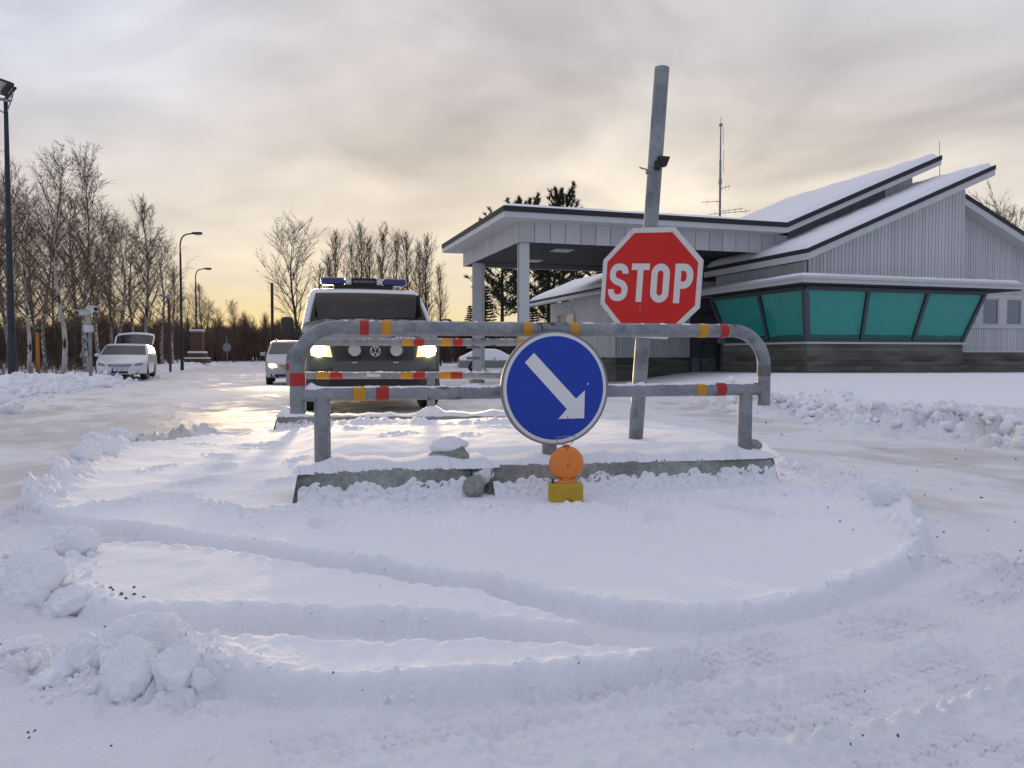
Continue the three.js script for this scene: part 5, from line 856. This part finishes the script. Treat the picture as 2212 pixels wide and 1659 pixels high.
function bareTree(seed, H, o) {                                  // trunk with marked bark, ascending limbs, hanging or upright fine twigs
  const R = rng(seed), trunk = new TB(), crown = new TB(), lean = (R() - 0.5) * 0.05, bendA = R() * 6;
  const N = 14, pts = []; for (let i = 0; i <= N; i++) { const t = i / N; pts.push(V(lean * t * H + o.wob * Math.sin(t * 5 + bendA) * t * (1 - t) * H * 0.12, t * H * 0.97, o.wob * Math.cos(t * 4 + bendA * 2) * t * (1 - t) * H * 0.1)); }
  const rad = (t) => H * 0.0115 * o.fat * (Math.pow(1 - t, 0.85) + 0.02);
  pts[0].y = -0.4;
  for (let i = 0; i < N; i++) trunk.seg(pts[i], pts[i + 1], rad(i / N), rad((i + 1) / N), i < 6 ? 10 : 6);
  const grow = (p, dir, len, r, depth) => {
    const segs = depth === 0 ? 5 : depth === 1 ? 3 : 2; let a = p.clone(), d = dir.clone();
    for (let i = 0; i < segs; i++) {
      const f = i / segs; d.x += (R() - 0.5) * 0.28; d.z += (R() - 0.5) * 0.28; d.y += depth === 0 ? o.up * 0.16 : depth === 1 ? (o.up * 0.10 - o.droop * 0.12 * f) : -o.droop * (0.25 + 0.35 * f) + o.up * 0.05; d.normalize();
      const b = a.clone().addScaledVector(d, len / segs); crown.seg(a, b, r * (1 - f * 0.8), r * (1 - (i + 1) / segs * 0.8), depth === 0 ? 4 : 3);
      if (depth < 2) { const kids = depth === 0 ? o.k1 : o.k2; for (let k = 0; k < kids; k++) if (R() < (i === 0 ? 0.6 : 1)) { const q = a.clone().lerp(b, R()), nd = V(d.x + (R() - 0.5) * 1.5, d.y * 0.8 + (R() - 0.35) * 0.9, d.z + (R() - 0.5) * 1.5).normalize(); grow(q, nd, len * (depth === 0 ? 0.34 + 0.2 * R() : 0.42 + 0.3 * R()) * (1 - 0.35 * f), Math.max(o.fine, r * 0.45 * (1 - f * 0.5)), depth + 1); } }
      a = b;
    }
  };
  for (let i = 0; i < o.limbs; i++) {
    const t = o.from + (0.985 - o.from) * Math.pow((i + R() * 0.8) / o.limbs, 0.9), k = Math.min(N - 1, Math.floor(t * N)), p = pts[k].clone().lerp(pts[k + 1], t * N - k), az = i * 2.4 + R() * 1.2;
    const rel = (t - o.from) / (1 - o.from), len = H * o.spread * (0.25 + 0.75 * Math.sin(Math.PI * Math.min(1, 0.22 + 0.78 * (1 - rel)) * 0.62)) * (0.7 + 0.5 * R()) * (rel > 0.85 ? 0.6 : 1), el = o.rise + 0.25 * rel + (R() - 0.5) * 0.25;
    grow(p, V(Math.cos(az) * Math.cos(el), Math.sin(el), Math.sin(az) * Math.cos(el)), len, rad(t) * 0.32 + o.fine, 0);
  }
  return [trunk.geo(), crown.geo()];
}
const kinds = {
  birch: { wob: 1, fat: 1, up: 0.55, droop: 1.0, limbs: 34, from: 0.17, spread: 0.26, rise: 0.75, k1: 2, k2: 3, fine: 0.0065 },
  tall: { wob: 0.6, fat: 0.95, up: 0.7, droop: 0.55, limbs: 36, from: 0.2, spread: 0.21, rise: 0.9, k1: 2, k2: 3, fine: 0.007 },
  broad: { wob: 0.8, fat: 1.25, up: 0.6, droop: 0.1, limbs: 22, from: 0.22, spread: 0.40, rise: 0.75, k1: 2, k2: 3, fine: 0.011 },
  upright: { wob: 0.5, fat: 0.9, up: 0.9, droop: -0.3, limbs: 26, from: 0.15, spread: 0.24, rise: 1.1, k1: 2, k2: 2, fine: 0.011 },
};
const protos = new Map();
const proto = (kind, v) => { const k = kind + v; if (!protos.has(k)) protos.set(k, bareTree(1000 + v * 17 + kind.length * 131, 10, kinds[kind])); return protos.get(k); };
function plant(name, label, group, kind, v, px, topY, d, turn, bark, wide = 1) {
  const x = (px - 1106) / FOC * d, g = groundAt(x, d), H = EYE + (766 - topY) * d / FOC - g, t = thing(name, label, 'tree', [x, g, -d], turn, group), [a, b] = proto(kind, v), s = H / 10;
  const m1 = new THREE.Mesh(a, bark), m2 = new THREE.Mesh(b, M.twig); m1.name = 'trunk'; m2.name = 'crown'; t.add(m1, m2); t.scale.set(s * wide * 0.96, s * 0.94, s * wide * 0.96); return t;
}
{
  const G1 = 'bare birches along the left road edge', L1 = 'bare white-barked birch standing in the row on the left snow bank';
  [[-38, 290, 31, 0, 0], [28, 330, 33, 1, 2.0], [62, 392, 40, 2, 1.0], [-70, 300, 36, 1, 1], [100, 430, 44, 0, 4.0], [136, 300, 35, 2, 0.4], [188, 306, 37, 3, 2.6], [160, 398, 46, 1, 5.0], [216, 436, 43, 0, 3.3], [243, 470, 50, 3, 1.4], [262, 452, 47, 2, 2.2], [322, 412, 50, 1, 0.2], [292, 490, 56, 0, 1.9], [352, 500, 58, 2, 3.9], [375, 560, 62, 3, 2.2], [75, 460, 52, 3, 0.9], [15, 440, 50, 2, 5.5], [118, 480, 56, 1, 2.9], [205, 520, 60, 2, 4.4], [-20, 420, 46, 3, 3.1]].forEach(([px, y, d, v, r]) => plant('birch_tree', { 28: 'white-barked birch standing right beside the floodlight mast', 136: 'tall birch between the orange posts and the camera post', 188: 'tall birch directly behind the camera post', 322: 'tallest birch rising behind the white estate car', 352: 'slender birch next to the short brown lamp post' }[px] || L1, G1, v % 2 ? 'tall' : 'birch', v, px, y, d, r, M.birchBark, d > 45 ? 1.15 : 1));
  const G2 = 'bare trees where the road bends away', L2 = 'bare brown tree beside the far bend of the road';
  [[438, 602, 78, 0, 0.3], [470, 660, 92, 1, 1.3], [505, 640, 90, 2, 2.3], [412, 628, 84, 3, 4.1], [536, 690, 110, 0, 3.0], [452, 640, 86, 2, 5.0]].forEach(([px, y, d, v, r]) => plant('bare_tree', { 438: 'bare tree rising directly behind the brick pillar', 505: 'bare tree behind the small round road sign' }[px] || L2, G2, v % 2 ? 'birch' : 'tall', v, px, y, d, r, M.darkBark, 1.2));
  plant('bare_tree', 'broad bare tree with spreading crown right of the wooden pole', undefined, 'broad', 0, 640, 488, 62, 0.8, M.darkBark);
  const G3 = 'row of upright bare trees behind the van', L3 = 'upright bare tree in the row behind the van and light bar';
  [[690, 560, 70, 0, 1.1], [735, 487, 60, 1, 0.1], [782, 474, 61, 2, 2.1], [832, 478, 60, 3, 3.3], [880, 490, 59, 0, 4.5], [926, 494, 62, 1, 5.2], [760, 505, 66, 3, 1.8], [806, 500, 67, 0, 2.7], [856, 496, 66, 2, 0.9], [905, 520, 68, 3, 5.9], [952, 566, 66, 2, 3.8], [715, 545, 72, 2, 4.0]].forEach(([px, y, d, v, r]) => plant('bare_tree', { 690: 'bare tree overlapping the broad spreading tree by the wooden pole', 952: 'low bare tree at the canopy end of the row' }[px] || L3, G3, 'upright', v, px, y, d, r, M.darkBark));
  plant('bare_tree', 'pale bare tree crown showing beyond the right-hand gable', undefined, 'broad', 1, 2165, 440, 60, 1.2, M.darkBark);
}
function conifer(seed, H, pine) {
  const R = rng(seed), trunk = new TB(), tw = new TB(), P = [], N = [];
  trunk.seg(V(0, -0.5, 0), V(0, H * 0.6, 0), H * 0.016, H * 0.009, 8); trunk.seg(V(0, H * 0.6, 0), V(0, H, 0), H * 0.009, 0.01, 6);
  const tuft = (p, d, len, n, wide) => { for (let i = 0; i < n; i++) { const t = (i + R()) / n, o = p.clone().addScaledVector(d, len * t), q = V(d.x * 0.7 + (R() - 0.5) * wide, d.y * 0.7 + (R() - 0.5) * wide + (pine ? 0.25 : -0.05), d.z * 0.7 + (R() - 0.5) * wide).normalize().multiplyScalar((pine ? 0.24 : 0.17) * (0.7 + 0.6 * R()) * H / 10), s = V(R() - 0.5, R() - 0.5, R() - 0.5).normalize().multiplyScalar((pine ? 0.030 : 0.028) * H / 10), e = o.clone().add(q); P.push(o.x + s.x, o.y + s.y, o.z + s.z, o.x - s.x, o.y - s.y, o.z - s.z, e.x, e.y, e.z); } };
  const whorls = pine ? 16 : 26, from = pine ? 0.34 : 0.06;
  for (let w = 0; w < whorls; w++) {
    const t = from + (0.97 - from) * w / whorls, y = t * H, rel = (t - from) / (1 - from), base = pine ? (0.22 * Math.sqrt(1 - rel * rel) + 0.03) : (0.21 * (1 - rel) + 0.015);
    for (let k = 0; k < (pine ? 5 : 7); k++) {
      if (R() < (pine ? 0.22 : 0.05)) continue;
      const az = k / (pine ? 5 : 7) * 6.283 + w * 1.1 + R() * 0.5, len = base * H * (0.7 + 0.5 * R()), el = pine ? 0.15 + 0.7 * rel : -0.12 + 0.5 * rel; let a = V(0, y, 0), d = V(Math.cos(az) * Math.cos(el), Math.sin(el), Math.sin(az) * Math.cos(el)); const S = 5;
      for (let i = 0; i < S; i++) {
        d.y += pine ? 0.10 : (i > 2 ? 0.10 : -0.03); d.normalize(); const b = a.clone().addScaledVector(d, len / S); tw.seg(a, b, 0.02 * H / 10 * (1 - i / S) + 0.006, 0.02 * H / 10 * (1 - (i + 1) / S) + 0.004, 3);
        const side = pine ? 3 : 4; for (let q = 0; q < side; q++) { const sd = V(d.x + (R() - 0.5) * 1.9, d.y + (R() - 0.4) * 0.7, d.z + (R() - 0.5) * 1.9).normalize(), sl = len * (pine ? 0.26 : 0.2) * (1.2 - i / S) ; tw.seg(a, a.clone().addScaledVector(sd, sl), 0.006, 0.004, 3); tuft(a.clone().lerp(b, R()), sd, sl, pine ? (i > 0 ? 16 : 3) : 11, pine ? 1.4 : 1.1); }
        if (!pine || i > 1) tuft(a, d, len / S, 9, 1.2); a = b;
      }
    }
  }
  const g = new THREE.BufferGeometry(); g.setAttribute('position', new THREE.Float32BufferAttribute(P, 3)); g.computeVertexNormals(); void N; return [trunk.geo(), tw.geo(), g];
}
{
  const pr = [conifer(71, 10, true), conifer(72, 10, true), conifer(73, 10, false), conifer(74, 10, false)];
  const put = (name, label, v, px, topY, d, turn, wide, group) => { const x = (px - 1106) / FOC * d, g = groundAt(x, d), H = EYE + (766 - topY) * d / FOC - g, t = thing(name, label, 'tree', [x, g, -d], turn, group), [a, b, c] = pr[v]; [[a, M.darkBark, 'trunk'], [b, M.darkBark, 'branches'], [c, v > 1 ? M.needleBlue : M.needle, 'needles']].forEach(([q, m, n]) => { const o = new THREE.Mesh(q, m); o.name = n; t.add(o); }); t.scale.set(H / 10 * wide, H / 10, H / 10 * wide); };
  put('pine_tree', 'dark pine whose bushy top shows above the canopy roof', 0, 1138, 440, 56, 0.3, 1.05); put('pine_tree', 'tallest dark pine rising above the canopy roof', 1, 1216, 420, 56, 1.3, 0.85);
  put('pine_tree', 'dark pine with crown just above the canopy edge', 1, 1085, 470, 60, 3.0, 1.0); put('pine_tree', 'dark pine filling the gap behind the near canopy column', 0, 1185, 500, 62, 2.0, 1.3); put('pine_tree', 'dark pine standing behind the stop sign', 0, 1290, 490, 50, 4.2, 1.2);
  put('spruce_tree', 'small dark spruce left of the canopy columns', 2, 1016, 655, 64, 0.4, 1.1); put('spruce_tree', 'dense dark spruce between the two canopy columns', 3, 1048, 612, 62, 1.9, 1.2); put('spruce_tree', 'low dark spruce right of the near canopy column', 2, 1150, 650, 60, 3.1, 1.3);
}
{ // far woods that read as one brown mass
  const R = rng(55), tb = new TB();
  for (let s = 0; s < 9; s++) { const bx = (R() - 0.5) * 3.2, bz = (R() - 0.5) * 2, h = 3.2 + R() * 2.2; tb.seg(V(bx, -0.5, bz), V(bx + (R() - 0.5) * 0.5, h, bz), 0.06, 0.015, 4); for (let k = 0; k < 26; k++) { const y = h * (0.12 + 0.85 * R()), a = R() * 6.28, l = (0.35 + 0.7 * R()) * (1.15 - y / h * 0.6), p = V(bx, y, bz), q = V(bx + Math.cos(a) * l, y + l * (0.7 + 0.5 * R()), bz + Math.sin(a) * l); tb.seg(p, q, 0.022, 0.009, 3); for (let j = 0; j < 4; j++) { const m = p.clone().lerp(q, 0.25 + 0.7 * R()); tb.seg(m, m.clone().add(V((R() - 0.5) * 0.8, 0.2 + R() * 0.6, (R() - 0.5) * 0.8)), 0.011, 0.007, 3); } } }
  const g = tb.geo(), spots = [], m4 = new THREE.Matrix4(), q = new THREE.Quaternion();
  const addSpot = (px, d, s) => { const x = (px - 1106) / FOC * d, [bd, bs] = lineDist(leftEdge, x, d); if (d < 105 && px < 480 && bs * bd < 3) return; q.setFromAxisAngle(V(0, 1, 0), R() * 6.28); m4.compose(V(x, groundAt(x, d) - 0.1, -d), q, V(s * (0.9 + 0.5 * R()), s * (0.75 + 0.35 * R()), s)); spots.push(m4.clone()); };
  for (let i = 0; i < 300; i++) addSpot(-150 + R() * 800, 100 + R() * 45, 0.9 + 0.25 * R());
  for (let i = 0; i < 210; i++) addSpot(600 + R() * 560, 80 + R() * 40, 0.62 + 0.2 * R());
  for (let i = 0; i < 210; i++) addSpot(-160 + R() * 540, 44 + R() * 45, 0.42 + 0.25 * R());
  for (let i = 0; i < 90; i++) addSpot(1150 + R() * 1300, 90 + R() * 30, 0.9);
  const im = new THREE.InstancedMesh(g, M.twig, spots.length); spots.forEach((m, i) => im.setMatrixAt(i, m)); im.name = 'far_woodland'; im.userData = { kind: 'stuff', label: 'brown leafless woodland closing the view beyond the road', category: 'woodland' }; scene.add(im);
  // dry stalks on the left bank
  const st = new TB(); for (let i = 0; i < 420; i++) { const px = -20 + R() * 240, d = 21 + R() * 12, x = (px - 1106) / FOC * d, [bd, bs] = lineDist(leftEdge, x, d); if (bs * bd < 0.8) continue; const y = groundAt(x, d), h = 0.2 + 0.5 * R(); st.seg(V(x, y - 0.05, -d), V(x + (R() - 0.5) * 0.2, y + h, -d + (R() - 0.5) * 0.2), 0.008, 0.004, 3); }
  const sm = new THREE.Mesh(st.geo(), M.twig); sm.name = 'dry_stalks'; sm.userData = { kind: 'stuff', label: 'dry stalks poking out of the left snow bank', category: 'dry grass' }; scene.add(sm);
}
// ------------------------------------------------------------------ poles, lamps and small things along the road
M.steelBlue = std({ color: lin(0.10, 0.125, 0.145), roughness: 0.55, metalness: 0.2, map: rep(T.galv, 0.8) });
{ // floodlight mast at the left edge
  const d = 23, c = gd(27, 815, d), t = thing('floodlight_mast', 'tall steel floodlight mast with two lamps by the left snow bank', 'floodlight', [c.x, 0, -d]);
  const gy = groundAt(c.x, d), top = gd(16, 215, d).y; part(t, 'mast', [rod(V(0, gy - 0.3, 0), V(0, gy + 1.2, 0), 0.13, 0.115, 16), rod(V(0, gy + 1.2, 0), V(0, top, 0), 0.105, 0.055, 14)], M.steelBlue);
  part(t, 'cross_arm', [rod(V(-0.75, top + 0.1, 0.05), V(0.30, top - 0.12, 0.25), 0.05, 0.05, 6), rod(V(-0.55, top - 0.1, 0), V(0, top - 0.42, 0), 0.018), rod(V(0.2, top - 0.12, 0.1), V(0.02, top - 0.38, 0), 0.018)], M.galvDark);
  const head = (x, y, z, ry, rx, s) => { const g = new THREE.Group(); g.name = 'lamp_head'; g.position.set(x, y, z); g.rotation.set(rx, ry, -0.25, 'YXZ'); g.scale.setScalar(s); t.add(g); part(g, 'housing', [box(0.52, 0.42, 0.1, 0, 0, 0.05, 0.03), extrude([[-0.24, -0.19], [0.24, -0.19], [0.24, 0.19], [-0.24, 0.19]], 0.02, 0.05).scale(0.72, 0.72, 2.2).translate(0, 0, -0.14)], M.black); part(g, 'lamp_glass', [box(0.44, 0.34, 0.012, 0, 0, 0.107, 0.004)], M.lampGlass); part(g, 'yoke', [box(0.03, 0.3, 0.04, -0.28, -0.14, 0), box(0.03, 0.3, 0.04, 0.28, -0.14, 0)], M.galvDark); };
  head(0.0, top + 0.32, 0.15, 0.5, 0.5, 1.05); head(0.32, top + 0.12, 0.3, 2.3, 0.6, 0.72);
}
{ // two street lamps
  const lamp = (label, px, topY, d) => { const c = gd(px, 700, d), gy = groundAt(c.x, d), t = thing('street_lamp', label, 'street lamp', [c.x, gy, -d], 0, 'street lamps on the left of the road'), H = gd(px, topY, d).y - gy; const L = 0.9;
    part(t, 'pole', [rod(V(0, -0.3, 0), V(0, 1.6, 0), 0.11, 0.10, 12), rod(V(0, 1.6, 0), V(0, H * 0.86, 0), 0.085, 0.06, 12), pathTube([V(0, H * 0.86, 0), V(0.01, H * 0.93, 0), V(0.16, H * 0.975, 0), V(0.45, H * 0.995, 0), V(L, H, 0)], 0.045, 26, 10)], M.steelBlue);
    const h = new THREE.Group(); h.name = 'lamp_head'; t.add(h); part(h, 'hood', [box(0.64, 0.13, 0.26, L + 0.26, H + 0.02, 0, 0.05)], M.steelBlue); part(h, 'lamp_glass', [box(0.40, 0.07, 0.2, L + 0.34, H - 0.07, 0, 0.03)], M.lampGlass); t.rotation.y = -0.12; };
  lamp('bent-arm street lamp nearer the parked white estate car', 392, 505, 50); lamp('bent-arm street lamp beside the brick pillar', 424, 581, 69);
}
{ // traffic camera post by the white car
  const d = 27.5, c = gd(196, 800, d), gy = groundAt(c.x, d), t = thing('camera_post', 'grey post with two white camera boxes behind the white car', 'camera post', [c.x, gy, -d]), Y = (p) => gd(196, p, d).y - gy;
  part(t, 'post', [rod(V(0, -0.3, 0), V(0, Y(680), 0), 0.06, 0.06, 12), rod(V(-0.05, Y(720), -0.1), V(-0.42, Y(772), -0.1), 0.03, 0.03, 6)], M.galv); part(t, 'cabinet', [box(0.24, 0.26, 0.2, 0, Y(710), 0.08, 0.02)], M.whiteTrim); part(t, 'bracket', [box(0.16, 0.28, 0.14, -0.03, Y(692), 0.02)], std({ color: lin(0.42, 0.36, 0.25), roughness: 0.7 }));
  const cam = (x, y, ry) => { const g = new THREE.Group(); g.name = 'camera_box'; g.position.set(x, y, 0.1); g.rotation.set(0.12, ry, 0); t.add(g); part(g, 'housing', [box(0.17, 0.16, 0.42, 0, 0, 0, 0.03), box(0.19, 0.02, 0.46, 0, 0.095, 0.02)], M.whiteTrim); part(g, 'lens', [box(0.12, 0.11, 0.01, 0, 0, 0.212)], M.black); };
  cam(-0.12, Y(676), -0.7); cam(0.16, Y(668), 1.0);
}
{ // brick pillar with snow on its ledges
  const d = 66, c = gd(427, 782, d), gy = groundAt(c.x, d), t = thing('brick_pillar', 'square red-brown brick pillar with snow on its ledges', 'pillar', [c.x, gy, -d], 0.15), br = makeTex(256, (u, v) => { const r = Math.floor(v * 16), x = u * 8 + (r % 2) * 0.5, f = x - Math.floor(x), fy = v * 16 - r, m = f < 0.06 || fy < 0.12, k = tn(Math.floor(x) + 0.5, r + 0.5, 60); return m ? [110, 100, 92] : [84 + 26 * k, 60 + 14 * k, 52 + 10 * k]; }, true);
  const bm = std({ map: rep(br, 0.5), roughness: 0.9 }); part(t, 'shaft', [box(0.95, 2.0, 0.95, 0, 1.45, 0)], bm); part(t, 'base', [box(1.75, 0.4, 1.75, 0, 0.02, 0), box(1.4, 0.45, 1.4, 0, 0.44, 0)], bm); part(t, 'capital', [box(1.05, 0.12, 1.05, 0, 2.50, 0)], M.concrete);
  part(t, 'snow_cap', [box(1.05, 0.14, 1.05, 0, 2.62, 0, 0.06), box(1.36, 0.2, 1.36, 0, 0.74, 0, 0.09), box(1.78, 0.12, 1.78, 0, 0.26, 0, 0.05)], M.snowFar);
}
{ // wooden pole, far round sign, lean box post, posts coloured as orange-lit
  const wp = gd(588, 700, 66), t = thing('wooden_pole', 'plain dark wooden pole standing alone against the yellow sky', 'pole', [wp.x, groundAt(wp.x, 66), -66]); part(t, 'pole_shaft', [rod(V(0, -0.3, 0), V(0.02, gd(588, 611, 66).y - groundAt(wp.x, 66), 0), 0.13, 0.115, 10)], M.darkBark);
  const rs = gd(491, 780, 84), g2 = groundAt(rs.x, 84), s = thing('round_sign', 'small round road sign seen far off by the woods', 'sign', [rs.x, g2, -84]); part(s, 'sign_post', [rod(V(0, -0.2, 0), V(-0.05, 2.9, 0), 0.045)], M.galv); part(s, 'sign_disc', [lathe([[0.001, 0.02], [0.44, 0.02], [0.46, 0], [0.44, -0.02], [0.001, -0.02]], 26).rotateX(Math.PI / 2).translate(0, 1.7, 0.06)], M.galv);
  const lp = gd(368, 782, 46), g3 = groundAt(lp.x, 46), l = thing('lamp_post', 'short brown post topped by a tilted grey lamp box', 'lamp post', [lp.x, g3, -46]); part(l, 'post', [rod(V(0, -0.3, 0), V(-0.04, gd(368, 645, 46).y - g3, 0), 0.075, 0.07, 10)], std({ color: lin(0.09, 0.04, 0.03), roughness: 0.8 })); part(l, 'lamp_box', [box(0.62, 0.16, 0.3, 0, 0, 0, 0.03).rotateZ(-0.35).translate(-0.22, gd(368, 643, 46).y - g3 + 0.05, 0)], M.galv);
  const om = std({ color: lin(0.42, 0.17, 0.03), roughness: 0.7 });  // warm light on the posts is put into this orange colour
  for (const [px, y0, y1, d] of [[82, 718, 790, 37], [141, 750, 790, 41]]) { const q = gd(px, y1, d), gy = groundAt(q.x, d), o = thing('orange_lit_post', 'thin post with warm light in its orange colour, among the birch trunks', 'post', [q.x, gy, -d], 0, 'posts coloured as orange-lit among the birches'); part(o, 'post_shaft', [rod(V(0, -0.2, 0), V(0, gd(px, y0, d).y - gy, 0), 0.085, 0.08, 8)], om); }
}
scene.traverse((o) => { if (o.isMesh) { o.castShadow = true; o.receiveShadow = true; } });
renderer.render(scene, camera);
